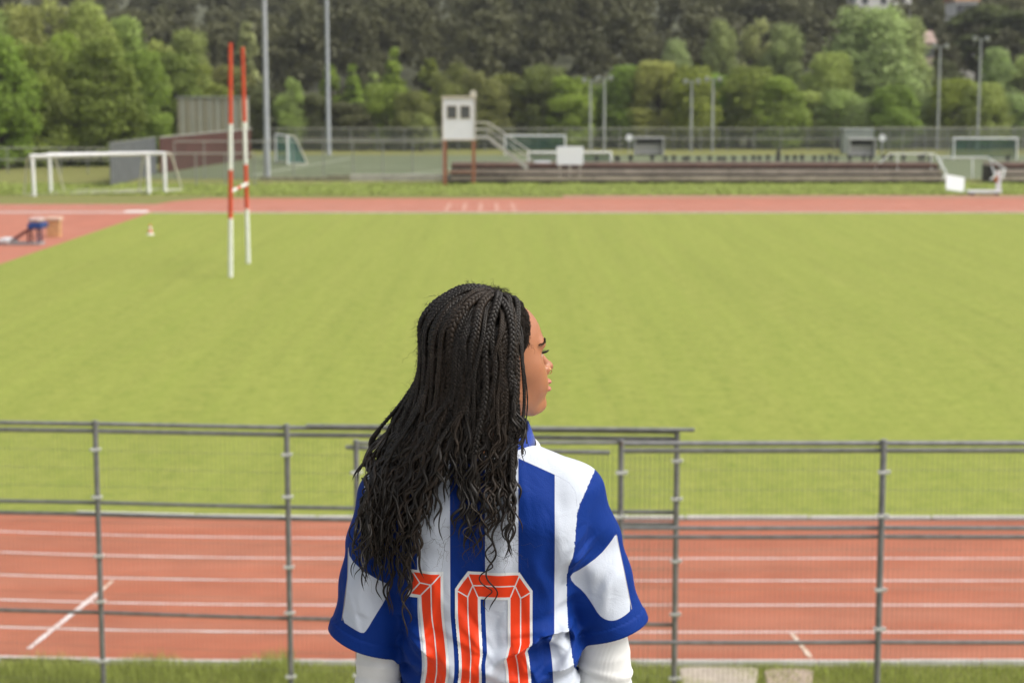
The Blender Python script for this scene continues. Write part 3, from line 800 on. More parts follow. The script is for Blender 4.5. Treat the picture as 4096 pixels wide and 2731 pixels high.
# ================================================================== scrum machine, crate, cone
sm = empty('scrum_machine', gp(150, 978), 'rugby scrum sled with blue pads and sloping dark red arm on the red surface', 'scrum machine')
M_BLUEP = mat('blue_vinyl', (.015, .05, .20), .4, var=.15)
M_ARM = mat('dark_red_tube', (.13, .035, .045), .6, var=.15)
M_BASE = mat('weathered_sled', (.30, .28, .27), .7, var=.15)
s = 1 / 88.0
MB().box((-1.62, -.45, 0), (.25, .45, .10)).box((-1.5,-.4,.1),(-.95,.4,.20)).build('sled', M_BASE, sm, bevel=.03)
MB().box((-1.62,-.5,.08),(-1.15,.5,.3)).build('weight_bag', mat('pale_bag', (.55,.57,.58), .7, var=.1), sm, bevel=.08)
for y in (-.3, .3):
    MB().bar((-1.1, y, .2), (.05, y, .92), .09).build('arm', M_ARM, sm)
    MB().bar((-.32, y, .08), (-.32, y, .72), .08).build('upright', M_ARM, sm)
    MB().bar((.1, y, .08), (.1, y, .85), .08).build('upright', mat('navy_tube', (.03,.035,.10),.6), sm)
for y in (-.42, .0, .42):
    MB().box((-.28, y - .19, .72), (.36, y + .19, .98)).build('pad', M_BLUEP, sm, bevel=.06)
MB().box((-.28, -.5, 1.0), (.28, .5, 1.22)).build('head_cushion', mat('pale_pink_vinyl', (.50,.36,.33), .6, var=.1), sm, bevel=.09)
cr = empty('orange_crate', gp(218, 948), 'small orange crate standing behind the scrum sled pads', 'crate')
MB().box((-.30,-.26,0),(.30,.26,.78)).build('body', mat('orange_ply', (.52,.29,.14), .7, var=.2), cr, bevel=.03)
MB().box((-.36,-.32,.783),(.36,.32,.94)).build('lid', mat('pale_lid', (.62,.45,.36), .7, var=.1), cr, bevel=.03)
cn = empty('traffic_cone', gp(602, 940), 'small orange and white cone standing alone on the grass', 'cone')
MB().box((-.17,-.17,0),(.17,.17,.03)).build('base', mat('cone_white', (.72,.68,.62), .6), cn, bevel=.01)
zz = [.03, .14, .27, .40, .52]; rr = [.13, .108, .08, .052, .03]
for i in range(4):
    MB().tube([(0,0,zz[i]+.001),(0,0,zz[i+1])], [rr[i], rr[i+1]], 16).build('band', mat('cone_orange', (.65,.14,.04), .6) if i % 2 else mat('cone_white', (.72,.68,.62), .6), cn, smooth='auto')
# ================================================================== trees
def leaf_mat(name, base, trans=0.35):
    m = bpy.data.materials.new(name); m.use_nodes = True
    n, l, p = nodes_of(m)
    p.inputs['Roughness'].default_value = .6; p.inputs['Specular IOR Level'].default_value = .25
    oi = n.new('ShaderNodeObjectInfo')
    at_ = n.new('ShaderNodeAttribute'); at_.attribute_name = 'tone'
    mr = n.new('ShaderNodeMapRange'); mr.inputs[3].default_value = .50; mr.inputs[4].default_value = 1.45
    l.new(at_.outputs['Fac'], mr.inputs[0])
    mul = n.new('ShaderNodeVectorMath'); mul.operation = 'SCALE'
    l.new(oi.outputs['Color'], mul.inputs[0]); l.new(mr.outputs[0], mul.inputs['Scale'])
    l.new(mul.outputs[0], p.inputs['Base Color'])
    tl = n.new('ShaderNodeBsdfTranslucent'); l.new(mul.outputs[0], tl.inputs[0])
    mx = n.new('ShaderNodeMixShader'); mx.inputs[0].default_value = trans
    l.new(p.outputs[0], mx.inputs[1]); l.new(tl.outputs[0], mx.inputs[2])
    l.new(mx.outputs[0], n['Material Output'].inputs[0])
    return m
M_LEAF = leaf_mat('leaves', None)
M_BARK = mat('bark', (.075, .058, .042), .9, var=.3, scale=3, bump=.5)

def leaf_cloud(centers, radii, per, size, r, squash=1.0, droop=0.0):
    """leaf-sized diamonds spread on and inside the clumps; returns V,F,tone"""
    Vs, T = [], []
    for c, rad in zip(centers, radii):
        k = max(8, int(per * (rad / np.mean(radii)) ** 2))
        d = r.normal(size=(k, 3)); d /= np.linalg.norm(d, axis=1)[:, None]
        rr = rad * r.uniform(.45, 1.08, k) ** .6
        bump = 1 + .22 * np.sin(d[:, 0] * 5 + c[0]) * np.sin(d[:, 1] * 5 + c[1]) + .15 * np.sin(d[:, 2] * 7 + c[2])
        p = np.array(c) + d * (rr * bump)[:, None] * np.array([1, 1, squash])
        nrm = d + r.normal(scale=.7, size=(k, 3)); nrm /= np.linalg.norm(nrm, axis=1)[:, None]
        ref = r.normal(size=(k, 3)); ref[:, 2] -= droop
        u = np.cross(nrm, ref); u /= np.linalg.norm(u, axis=1)[:, None] + 1e-9
        w = np.cross(nrm, u)
        s = (size * r.uniform(.55, 1.3, k))[:, None]
        Vs.append(np.stack([p + w * s, p + u * s * .5, p - w * s, p - u * s * .5], 1).reshape(-1, 3))
        ct = r.uniform(.25, .75)
        T.append(np.repeat(np.clip(ct + r.normal(scale=.2, size=k), 0, 1), 4))
    V = np.concatenate(Vs); return V, np.arange(len(V)).reshape(-1, 4), np.concatenate(T)
def set_tone(me, T):
    a = me.attributes.new('tone', 'FLOAT', 'POINT'); a.data.foreach_set('value', T.astype(np.float32))
def crown_clumps(kind, r):
    """clump centres and radii for a tree 10 m tall"""
    C, R = [], []
    if kind == 'broad':
        for i in range(64):
            a = r.uniform(0, 2*math.pi); h = r.uniform(.05, .93)
            env = 3.7 * math.sin(math.pi * min(1, (h * .82 + .16))) ** .62
            q = env * math.sqrt(r.uniform(.25, 1)) * .84
            C.append((q*math.cos(a), q*math.sin(a), h*10)); R.append(r.uniform(.7, 1.6))
    elif kind == 'birch':
        for i in range(60):
            a = r.uniform(0, 2*math.pi); h = r.uniform(.08, .97)
            env = 2.8 * (math.sin(math.pi * min(1, h * .80 + .14)) ** .65) * (1.1 - .3*h)
            q = env * math.sqrt(r.uniform(.2, 1)) * .9
            C.append((q*math.cos(a), q*math.sin(a), h*10)); R.append(r.uniform(.5, 1.25))
    elif kind == 'young':
        for i in range(48):
            a = r.uniform(0, 2*math.pi); h = r.uniform(.05, .98)
            q = 2.3 * (1 - h) ** .8 * math.sqrt(r.uniform(.3, 1)) + .08
            C.append((q*math.cos(a), q*math.sin(a), h*10)); R.append(.35 + .6*(1-h)*r.uniform(.6, 1.2))
    elif kind == 'pine':
        for i in range(34):
            a = r.uniform(0, 2*math.pi); h = r.uniform(.42, .98)
            q = 2.5 * math.sqrt(r.uniform(.1, 1)) * (1.25 - h) * 1.5
            C.append((q*math.cos(a), q*math.sin(a), h*10)); R.append(r.uniform(.5, .95))
    return C, R
CROWNS = {}
for kind, nvar, per, size, sq, dr in (('broad', 5, 380, .175, .85, .0), ('birch', 5, 300, .155, 1.0, .6), ('young', 3, 110, .26, .9, .3), ('pine', 3, 150, .30, .65, 0)):
    CROWNS[kind] = []
    for v in range(nvar):
        r = np.random.default_rng(100 + v * 7 + len(kind))
        C, R = crown_clumps(kind, r)
        V, F, T = leaf_cloud(C, R, per, size, r, sq, dr)
        # trunk with limbs
        mb = MB(); top = 8.6 if kind != 'broad' else 6.5
        n = 7; wob = [(r.normal(scale=.12) * i / n, r.normal(scale=.12) * i / n) for i in range(n)]
        pts = [(wob[i][0], wob[i][1], -.3 + top * i / (n-1)) for i in range(n)]
        mb.tube(pts, [.24 - .2 * i / (n-1) for i in range(n)], 8)
        for c, rad in list(zip(C, R))[::4]:
            z0 = max(.8, c[2] * .62)
            mb.tube([(0, 0, z0), (c[0]*.5, c[1]*.5, z0*.5 + c[2]*.5 + .15), c], [.09, .06, .02], 5, caps=False)
        me_t = bpy.data.meshes.new('trunk'); me_t.from_pydata(mb.v, [], mb.f); me_t.materials.append(M_BARK)
        tmp = mesh_np('crown', V, F, M_LEAF)
        me_c = tmp.data; set_tone(me_c, T); bpy.data.objects.remove(tmp)
        CROWNS[kind].append((me_c, me_t))
def tree(name, kind, px, Y, top_py, half_px, tint, label, group, cat='tree', base=None):
    x = xat(px, Y); z0 = hill_z(x, Y) if base is None else base
    h = zat(top_py, Y) - z0; w = half_px / FPX * Y
    o = empty(name, (x, Y, z0), label, cat, group, random.uniform(0, 6.28))
    me_c, me_t = random.choice(CROWNS[kind])
    ref = {'broad': 4.2, 'birch': 3.1, 'young': 2.3, 'pine': 3.2}[kind]
    sx = w / ref * 1.25; sz = h / 10.4
    c = bpy.data.objects.new('crown', me_c); COL.objects.link(c); c.parent = o; c.scale = (sx, sx, sz)
    c.color = (*[v * random.uniform(.92, 1.08) for v in tint], 1)
    t = bpy.data.objects.new('trunk', me_t); COL.objects.link(t); t.parent = o; t.scale = (sx, sx, sz)
    return o
S = 1.7415
GA = (.250, .335, .052); GB = (.345, .405, .110); GC = (.210, .265, .050); GO = (.225, .235, .066); GP = (.335, .405, .150); GD = (.115, .130, .046)
BR = (.120, .122, .056)
# left: bright leafy trees behind the fence
left_names = ['leafy green tree at the far left edge of the picture', 'leafy green tree second from the left edge, above the goals',
              'leafy green tree above the left end of the goals', 'leafy green tree above the middle of the left goals',
              'leafy green tree above the right end of the goals', 'leafy green tree left of the tall ribbed shed', 'leafy green tree right above the tall ribbed shed']
for i, (px, top, hw, Y) in enumerate(((5, 110, 85, 160), (90, 130, 80, 164), (165, 100, 85, 168), (250, 120, 80, 166), (325, 150, 75, 170), (400, 160, 70, 194), (462, 190, 60, 196))):
    tree('leafy_tree', 'birch' if i % 3 != 1 else 'broad', px * S, Y, top * S * .78, hw * S, (GA, GC, GA, GC, GA, GC, GC)[i], left_names[i], 'leafy trees behind the left fence', base=0)
lb2 = ['pale green tree crown highest at the far left corner', 'pale green feathery crown second from the left corner', 'pale green feathery crown above the left goals, back row',
       'pale green tall crown behind the left trees, centre', 'pale green tall crown behind the left trees, right', 'slender pale tree left of the tall ribbed shed, back row', 'slender pale tree just left of the red rugby post tops']
for i, (px, top, hw, Y) in enumerate(((-20, 25, 70, 186), (60, 18, 70, 190), (140, 2, 75, 194), (215, 12, 70, 192), (300, 45, 60, 196), (370, 95, 55, 196), (440, 75, 48, 199))):
    tree('feathery_tree', 'birch', px * S, Y, top * S, hw * S, GB, lb2[i], 'feathery trees behind the left fence', base=0)
# middle: darker wood edge with young bright trees
mid = [('young', 572, 40, 42, 224, GP, 'pale pointed young tree between the rugby posts and thick pole'),
       ('broad', 520, 150, 70, 212, GO, 'olive tree right behind the rugby posts'),
       ('broad', 600, 190, 65, 210, GD, 'dark tree behind the thick floodlight pole'),
       ('birch', 672, 180, 34, 207, GB, 'small bright tree right of the thick floodlight pole'),
       ('broad', 725, 215, 55, 209, GD, 'dark rounded tree left of the farther floodlight pole'),
       ('young', 760, 140, 36, 220, GA, 'green pointed tree at the farther floodlight pole'),
       ('young', 812, 140, 34, 219, GA, 'green pointed tree right of the farther floodlight pole'),
       ('broad', 800, 235, 60, 208, GD, 'low dark tree right of the farther floodlight pole'),
       ('young', 858, 160, 36, 222, GB, 'pale green pointed tree halfway between the pole and tower'),
       ('young', 908, 100, 40, 226, GA, 'tall green pointed tree left of the judges tower'),
       ('broad', 890, 195, 60, 210, GA, 'bright rounded tree left of the judges tower'),
       ('broad', 950, 210, 48, 208, GO, 'olive rounded tree just left of the tower cabin'),
       ('young', 988, 128, 45, 223, GC, 'green pointed tree above left of the tower cabin'),
       ('broad', 1045, 140, 60, 214, GO, 'olive tree rising directly behind the tower cabin'),
       ('birch', 968, 262, 30, 205, GB, 'small pale shrub at the left foot of the tower cabin')]
for k, px, top, hw, Y, tint, lb in mid:
    tree('woodland_tree', k, px * S, Y, top * S, hw * S, tint, lb, 'trees at the wood edge in the middle')
# right: rounded bushes
rb = [(1100, 165, 62, GO, 'olive bush right of the tower cabin'), (1168, 170, 62, GC, 'green bush above the tower stairs'), (1240, 150, 66, GO, 'olive bush above the dark green goal net'),
      (1305, 175, 60, GA, 'green bush left of the first slim pole pair'), (1372, 190, 56, GA, 'green bush behind the first slim pole pair'), (1440, 150, 66, GA, 'bright bush above the left dugout'),
      (1512, 140, 66, GB, 'bright bush right of the left dugout'), (1588, 150, 60, GA, 'green bush behind the second slim pole pair'), (1650, 170, 56, GA, 'green bush just right of the second pole pair'),
      (1720, 152, 72, GC, 'large dark green bush right of the second pole pair'), (1790, 175, 66, GA, 'rounded bush two places left of the right dugout'), (1860, 210, 62, GB, 'bright bush just left of the right dugout'),
      (1925, 205, 56, GB, 'bright bush above the right dugout'), (1985, 225, 52, GP, 'pale bush right of the right dugout'), (2050, 195, 60, GA, 'green bush left of the taller slim pole'),
      (2118, 215, 58, GP, 'pale bush behind the taller slim pole'), (2185, 180, 60, GA, 'green bush above the far right goal'), (2255, 190, 58, GB, 'bright bush behind the tallest slim pole'), (2330, 215, 60, GP, 'pale bush at the far right edge')]
for i, (px, top, hw, tint, lb) in enumerate(rb):
    tree('rounded_bush', 'broad', px * S, 213 + (i * 5 % 7), top * S, hw * S, tint, lb, 'rounded bushes behind the court fence', 'bush')
rt = [('birch', 1548, 95, 36, 232, GP, 'slender pale tree above the second slim pole pair'), ('birch', 1652, 50, 40, 238, GP, 'tall slender pale tree right of the second pole pair'),
      ('birch', 1735, 45, 52, 240, GP, 'pale feathery tree at upper right, left of the biggest crown'), ('birch', 1800, 60, 50, 236, GP, 'pale feathery tree touching the biggest crown'),
      ('broad', 1995, 14, 108, 236, GP, 'biggest pale rounded tree crown at upper right'), ('birch', 2075, 45, 56, 240, GP, 'pale tree leaning on the right of the biggest crown'),
      ('broad', 1900, 120, 60, 230, GB, 'green tree under the biggest pale crown'), ('broad', 2150, 130, 60, 246, GD, 'dark tree behind the taller slim pole'),
      ('pine', 2240, 10, 90, 262, GD, 'dark pine above the tallest slim pole'), ('pine', 2330, 25, 80, 258, GD, 'dark pine at the top right corner'),
      ('birch', 2285, 115, 45, 234, GP, 'pale tree right of the tallest slim pole'), ('birch', 2350, 130, 45, 236, GP, 'pale tree at the right edge below the pines')]
for k, px, top, hw, Y, tint, lb in rt:
    tree('tall_tree', k, px * S, Y, top * S, hw * S, tint, lb, 'tall trees above the bushes')
# the far wood on the hill reads as one mass
Vs, Fs, Ts = [], [], []; off = 0
r = np.random.default_rng(5)
protos = [crown_clumps('pine', np.random.default_rng(40 + i)) for i in range(5)]
rows = [(241, 5.0), (256, 5.5), (270, 6), (286, 6.5), (306, 7), (330, 8), (358, 9), (390, 10), (425, 11)]
for Y, stp in rows:
    X = .31 * Y + 16
    for x in np.arange(-X, X if Y > 245 else 14.0, stp):
        xx = x + r.uniform(-2, 2); yy = Y + r.uniform(-7, 7); h = r.uniform(9.5, 15); C, R = protos[r.integers(5)]
        cl = leaf_cloud(np.array(C) * [1.15, 1.15, 1], np.array(R) * 1.25, 34, .40, r, .75)
        V = cl[0] * [h/10, h/10, h/10] + [xx, yy, hill_z(xx, yy)]
        Vs.append(V); Fs.append(cl[1] + off); off += len(V); Ts.append(np.clip(.3 + (cl[2] - .5) * .18 + r.uniform(-.12, .42), 0, 1))
wood = mesh_np('pine_wood', np.concatenate(Vs), np.concatenate(Fs), M_LEAF); set_tone(wood.data, np.concatenate(Ts))
wood.color = (*BR, 1)
tag(wood, 'dark olive brown pine wood covering the hill at the top', 'wood', kind='stuff')

# houses showing through the wood at upper right
M_HW = mat('house_white', (.74, .72, .68), .8, var=.06); M_RF = mat('roof_tile_orange', (.36, .20, .13), .85, var=.25, scale=1.5); M_PK = mat('house_pinkish', (.55, .42, .36), .8, var=.08)
def house(px, Y, zc_py, w, d, wallh, m, label):
    x = xat(px, Y); ztop = zat(zc_py, Y); z0 = hill_z(x, Y) - 1
    o = empty('hill_house', (x, Y, z0), label, 'house', 'houses on the wooded hill'); e = ztop - z0
    MB().box((-w/2, 0, 0), (w/2, d, e)).build('wall', m, o)
    MB().add([(-w/2-.4,-.4,e+.003),(w/2+.4,-.4,e+.003),(w/2+.4,d+.4,e+.003),(-w/2-.4,d+.4,e+.003),(-w/2-.4,d/2,e+1.7),(w/2+.4,d/2,e+1.7)], [(0,1,5,4),(2,3,4,5),(1,2,5),(3,0,4),(3,2,1,0)]).build('roof', M_RF if m is M_HW else mat('roof_grey_pink', (.34, .25, .21), .85, var=.2), o)
    for k in range(3):
        for fl in range(2):
            xx = -w/2 + w*(k+.5)/3
            wi = MB().box((xx-.5,-.05,e-1.9-fl*2.9),(xx+.5,-.01,e-.6-fl*2.9)).build('window', M_GLASS, o)
            MB().box((xx-.6,-.09,e-2.0-fl*2.9),(xx+.6,-.052,e-1.9-fl*2.9)).build('sill', m, wi)
house(3520, 300, -30, 9, 8, 6, M_HW, 'white house showing above the biggest pale crown')
house(3850, 276, 4, 3.2, 7, 6, M_HW, 'white house with orange roof at the top right')
house(3684, 248, 172, 2.6, 6, 4, M_PK, 'pinkish house low between the right trees')

# ================================================================== grass blades in the near verge
r = np.random.default_rng(11)
def blades(n, x0, x1, y0, y1, h0, h1, seed, dens=None):
    r = np.random.default_rng(seed)
    x = r.uniform(x0, x1, n); y = r.uniform(y0, y1, n)
    h = r.uniform(h0, h1, n) * (0.65 + .35 * np.sin(x * 3.1 + np.sin(y * 4)) * np.sin(x * 1.3 + 2)); a = r.uniform(0, 2*math.pi, n)
    if dens is not None: h = h * dens(x)
    lean = r.uniform(.1, .6, n) * h; w = r.uniform(.002, .0045, n)
    c, s_ = np.cos(a), np.sin(a)
    b0 = np.stack([x - s_*w, y + c*w, np.full(n, -.02)], 1); b1 = np.stack([x + s_*w, y - c*w, np.full(n, -.02)], 1)
    m0 = np.stack([x + c*lean*.35 - s_*w*.7, y + s_*lean*.35 + c*w*.7, h*.6], 1); m1 = np.stack([x + c*lean*.35 + s_*w*.7, y + s_*lean*.35 - c*w*.7, h*.6], 1)
    tp = np.stack([x + c*lean, y + s_*lean, h], 1)
    V = np.stack([b0, b1, m1, m0, tp, tp], 1).reshape(-1, 3)
    i = np.arange(n)[:, None] * 6
    F = np.concatenate([i + [0,1,2,3], i + [3,2,4,5]])
    T = np.repeat(r.uniform(0, 1, n), 6)
    return V, F, T
def dens(x): return np.where(x < -2.6, 2.1 + .7*np.sin(x*2.3) , np.where(x < 1.5, .95, .75))
V1, F1, T1 = blades(52000, -7.6, 7.6, 19.75, 21.02, .05, .16, 1, dens)
keep = np.ones(len(V1) // 6, bool)
gr = mesh_np('verge_grass', V1, F1, M_LEAF); set_tone(gr.data, T1); gr.color = (.37, .42, .10, 1)
tag(gr, 'rough green grass growing along the fence before the track', 'grass', kind='stuff')
V1, F1, T1 = blades(45000, -40, 52, 118.9, 133, .10, .30, 2)
w_ = V1.reshape(-1, 6, 3); cx = w_[:, :4, :].mean(1, keepdims=True)
w_[:, :, :2] = cx[:, :, :2] + (w_[:, :, :2] - cx[:, :, :2]) * 9
g2_ = mesh_np('far_verge_grass', w_.reshape(-1, 3), F1, M_LEAF); set_tone(g2_.data, T1); g2_.color = (.34, .41, .10, 1)
tag(g2_, 'uneven green grass strip between far track and terrace', 'grass', kind='stuff')
# ================================================================== the woman
YP = 3.18
PXM = FPX / (YP * math.cos(PITCH) + 0.75 * math.sin(PITCH))     # pixels per metre at her distance
def fx(px): return (px - 2048) / PXM
def fz(py): return zat(py, YP)
def W(px, py, dy=0.0): return np.array([fx(px), YP + dy, fz(py)])
YBK = YP - .108                                                    # the cloth of her back is nearer
def bx_(px): return (px - 2048) / FPX * (YBK * math.cos(PITCH) + .85 * math.sin(PITCH))
def bz_(py): return zat(py, YBK)

def surface_nets(F, o, h):
    nx, ny, nz = F.shape
    S_ = F < 0
    c = [S_[i:nx-1+i, j:ny-1+j, k:nz-1+k] for i in (0,1) for j in (0,1) for k in (0,1)]
    alls = c[0].copy(); anys = c[0].copy()
    for q in c[1:]: alls &= q; anys |= q
    act = anys & ~alls
    I = np.argwhere(act); idx = -np.ones(act.shape, np.int32); idx[tuple(I.T)] = np.arange(len(I))
    acc = np.zeros((len(I), 3)); cnt = np.zeros(len(I))
    corners = [(i,j,k) for i in (0,1) for j in (0,1) for k in (0,1)]
    for a in range(8):
        for b in range(a + 1, 8):
            ca, cb = np.array(corners[a]), np.array(corners[b])
            if np.abs(ca - cb).sum() != 1: continue
            fa = F[tuple((I + ca).T)]; fb_ = F[tuple((I + cb).T)]
            m = (fa < 0) != (fb_ < 0)
            t = np.where(m, fa / np.where(m, fa - fb_, 1), 0)
            acc += np.where(m[:, None], ca + t[:, None] * (cb - ca), 0); cnt += m
    V = (I + acc / cnt[:, None]) * h + np.array(o)
    Q = []
    for ax in range(3):
        sl0 = [slice(1, -1)] * 3; sl0[ax] = slice(0, -1); sl1 = [slice(1, -1)] * 3; sl1[ax] = slice(1, None)
        A, B = S_[tuple(sl0)], S_[tuple(sl1)]
        E = np.argwhere(A != B); fl = A[tuple(E.T)]
        E = E + 1; E[:, ax] -= 1
        u, v = [(1,2),(2,0),(0,1)][ax]
        du = np.zeros(3, int); du[u] = 1; dv = np.zeros(3, int); dv[v] = 1
        g = lambda P: idx[tuple(P.T)]
        q = np.stack([g(E - du - dv), g(E - dv), g(E), g(E - du)], 1)
        q[~fl] = q[~fl][:, ::-1]
        Q.append(q)
    Q = np.concatenate(Q); Q = Q[(Q >= 0).all(1)]
    return V, Q
def grid(lo, hi, h):
    n = [int(math.ceil((b - a) / h)) + 1 for a, b in zip(lo, hi)]
    ax = [(a + h * np.arange(k)).astype(np.float32) for a, k in zip(lo, n)]
    return ax[0][:, None, None], ax[1][None, :, None], ax[2][None, None, :]
def smin(a, b, k):
    hh = np.maximum(k - np.abs(a - b), 0) / k
    return np.minimum(a, b) - hh * hh * k * .25
def smax(a, b, k): return -smin(-a, -b, k)
def ell(x, y, z, c, r):
    k0 = np.sqrt(((x-c[0])/r[0])**2 + ((y-c[1])/r[1])**2 + ((z-c[2])/r[2])**2)
    k1 = np.sqrt(((x-c[0])/r[0]**2)**2 + ((y-c[1])/r[1]**2)**2 + ((z-c[2])/r[2]**2)**2) + 1e-6
    return k0 * (k0 - 1) / k1
def cone(x, y, z, a, b, ra, rb):
    a, b = np.array(a, float), np.array(b, float); d = b - a; L2 = d @ d
    t = np.clip(((x-a[0])*d[0] + (y-a[1])*d[1] + (z-a[2])*d[2]) / L2, 0, 1)
    return np.sqrt((x-a[0]-t*d[0])**2 + (y-a[1]-t*d[1])**2 + (z-a[2]-t*d[2])**2) - (ra + (rb-ra)*t)
def poly_sd(P, poly):
    """signed distance to a polygon, negative inside; P (n,2)"""
    poly = np.array(poly, float); n = len(poly)
    d = np.full(len(P), 1e9); ins = np.zeros(len(P), bool)
    for i in range(n):
        a, b = poly[i], poly[(i+1) % n]; e = b - a; w = P - a
        t = np.clip((w @ e) / (e @ e + 1e-12), 0, 1)
        d = np.minimum(d, np.linalg.norm(w - t[:, None]*e, axis=1))
        cr_ = (a[1] > P[:, 1]) != (b[1] > P[:, 1])
        xi = a[0] + (P[:, 1] - a[1]) / np.where(abs(b[1]-a[1]) < 1e-9, 1e-9, b[1]-a[1]) * (b[0]-a[0])
        ins ^= cr_ & (P[:, 0] < xi)
    return np.where(ins, -d, d)
def line_d(P, pts):
    d = np.full(len(P), 1e9)
    for a, b in zip(pts[:-1], pts[1:]):
        a, b = np.array(a, float), np.array(b, float); e = b - a; w = P - a
        t = np.clip((w @ e) / (e @ e + 1e-12), 0, 1)
        d = np.minimum(d, np.linalg.norm(w - t[:, None]*e, axis=1))
    return d
def chaikin(p, closed=True, it=2):
    p = np.array(p, float)
    for _ in range(it):
        q = np.roll(p, -1, 0) if closed else p[1:]; b = p if closed else p[:-1]
        r_ = np.empty((2*len(b), 2)); r_[0::2] = .75*b + .25*q; r_[1::2] = .25*b + .75*q
        p = r_ if closed else np.concatenate([p[:1], r_, p[-1:]])
    return p
z6 = lambda x, y: (1250 + .6576 * x, 1700 + .6576 * y)        # close-up measurements -> photo pixels
Z6 = lambda L_: [z6(*p) for p in L_]
def set_attr(me, name, val):
    a = me.attributes.new(name, 'FLOAT', 'POINT'); a.data.foreach_set('value', np.asarray(val, np.float32))

# ---------------------------------------------------------------- body: head, neck and upper chest as one skin
HYAW = math.radians(27)
Hz = fz(1177) - 0.118
HC = np.array([fx(1955), YP + 0.02, Hz])
Ff = np.array([math.cos(HYAW), math.sin(HYAW), 0]); Fl = np.array([-math.sin(HYAW), math.cos(HYAW), 0])
def head_to_world(p): return HC + Ff * p[0] + Fl * p[1] + np.array([0, 0, p[2]])
hv = 0.0019
lo = (HC[0] - .16, HC[1] - .16, Hz - .30); hi = (HC[0] + .16, HC[1] + .16, Hz + .125)
gx_, gy_, gz_ = grid(lo, hi, hv)
dx, dy_ = gx_ - HC[0], gy_ - HC[1]
x = dx * Ff[0] + dy_ * Ff[1]; y = dx * Fl[0] + dy_ * Fl[1]; z = gz_ - Hz
ya = np.abs(y)
d = ell(x, y, z, (-.006, 0, .022), (.094, .073, .083))
d = smin(d, ell(x, y, z, (.026, 0, -.012), (.064, .062, .070)), .03)
d = smin(d, ell(x, y, z, (.032, 0, .033), (.0665, .061, .067)), .02)                            # forehead
d = smin(d, ell(x, y, z, (.040, 0, -.058), (.054, .052, .046)), .03)
d = smin(d, cone(x, ya, z, (.0, .052, -.055), (.078, .018, -.092), .014, .014), .025)           # jaw line
d = smin(d, ell(x, y, z, (.096, 0, -.088), (.019, .021, .018)), .018)                          # chin
d = smin(d, ell(x, ya, z, (.058, .040, -.018), (.028, .022, .024)), .025)                      # cheek bone
d = smin(d, ell(x, ya, z, (.072, .030, -.046), (.028, .022, .028)), .022)                      # cheek
d = smin(d, ell(x, ya, z, (.083, .024, .026), (.012, .026, .010)), .014)                       # brow ridge
d = smax(d, -ell(x, ya, z, (.101, .033, .006), (.018, .018, .011)), .012)                      # eye socket
d = smin(d, cone(x, y, z, (.091, 0, .012), (.116, 0, -.020), .0075, .0095), .010)              # nose
d = smin(d, ell(x, y, z, (.120, 0, -.022), (.0095, .0105, .0085)), .006)
d = smin(d, ell(x, ya, z, (.107, .0135, -.026), (.011, .0068, .0078)), .005)
d = smax(d, -ell(x, ya, z, (.114, .0075, -.035), (.004, .0035, .0035)), .003)
d = smin(d, ell(x, y, z, (.096, 0, -.054), (.018, .028, .022)), .016)                          # mouth mound
d = smin(d, ell(x, y, z, (.1145, 0, -.0480), (.0082, .0205, .0058)), .004)                      # upper lip
d = smin(d, ell(x, y, z, (.1135, 0, -.0615), (.0095, .0190, .0070)), .004)                      # lower lip
d = smax(d, -cone(x, y, z, (.124, -.02, -.0545), (.124, .02, -.0545), .0036, .0036), .003)      # mouth line
d = smax(d, -ell(x, y, z, (.120, 0, -.0735), (.009, .018, .006)), .008)
eye = ell(x, ya, z, (.0785, .0315, .004), (.0138, .0150, .0125))                                # lids
slit = np.maximum(np.abs(z - .0035 - .12 * (ya - .031)) - .0046, .074 - x)
lid = smax(eye, -slit, .002)
d = smin(d, lid, .005)
d = smin(d, cone(x, y, z, (-.012, 0, -.03), (-.028, 0, -.16), .053, .055), .03)                # neck
d = smin(d, ell(x, ya, z, (-.02, .01, -.26), (.075, .10, .07)), .05)
ear = np.maximum(ell(x, ya, z, (-.012, .078, -.006), (.018, .008, .030)), -ell(x, ya, z, (-.008, .087, -.004), (.010, .006, .018)))
d = smin(d, ear, .008)
V, Q = surface_nets(d, lo, hv)
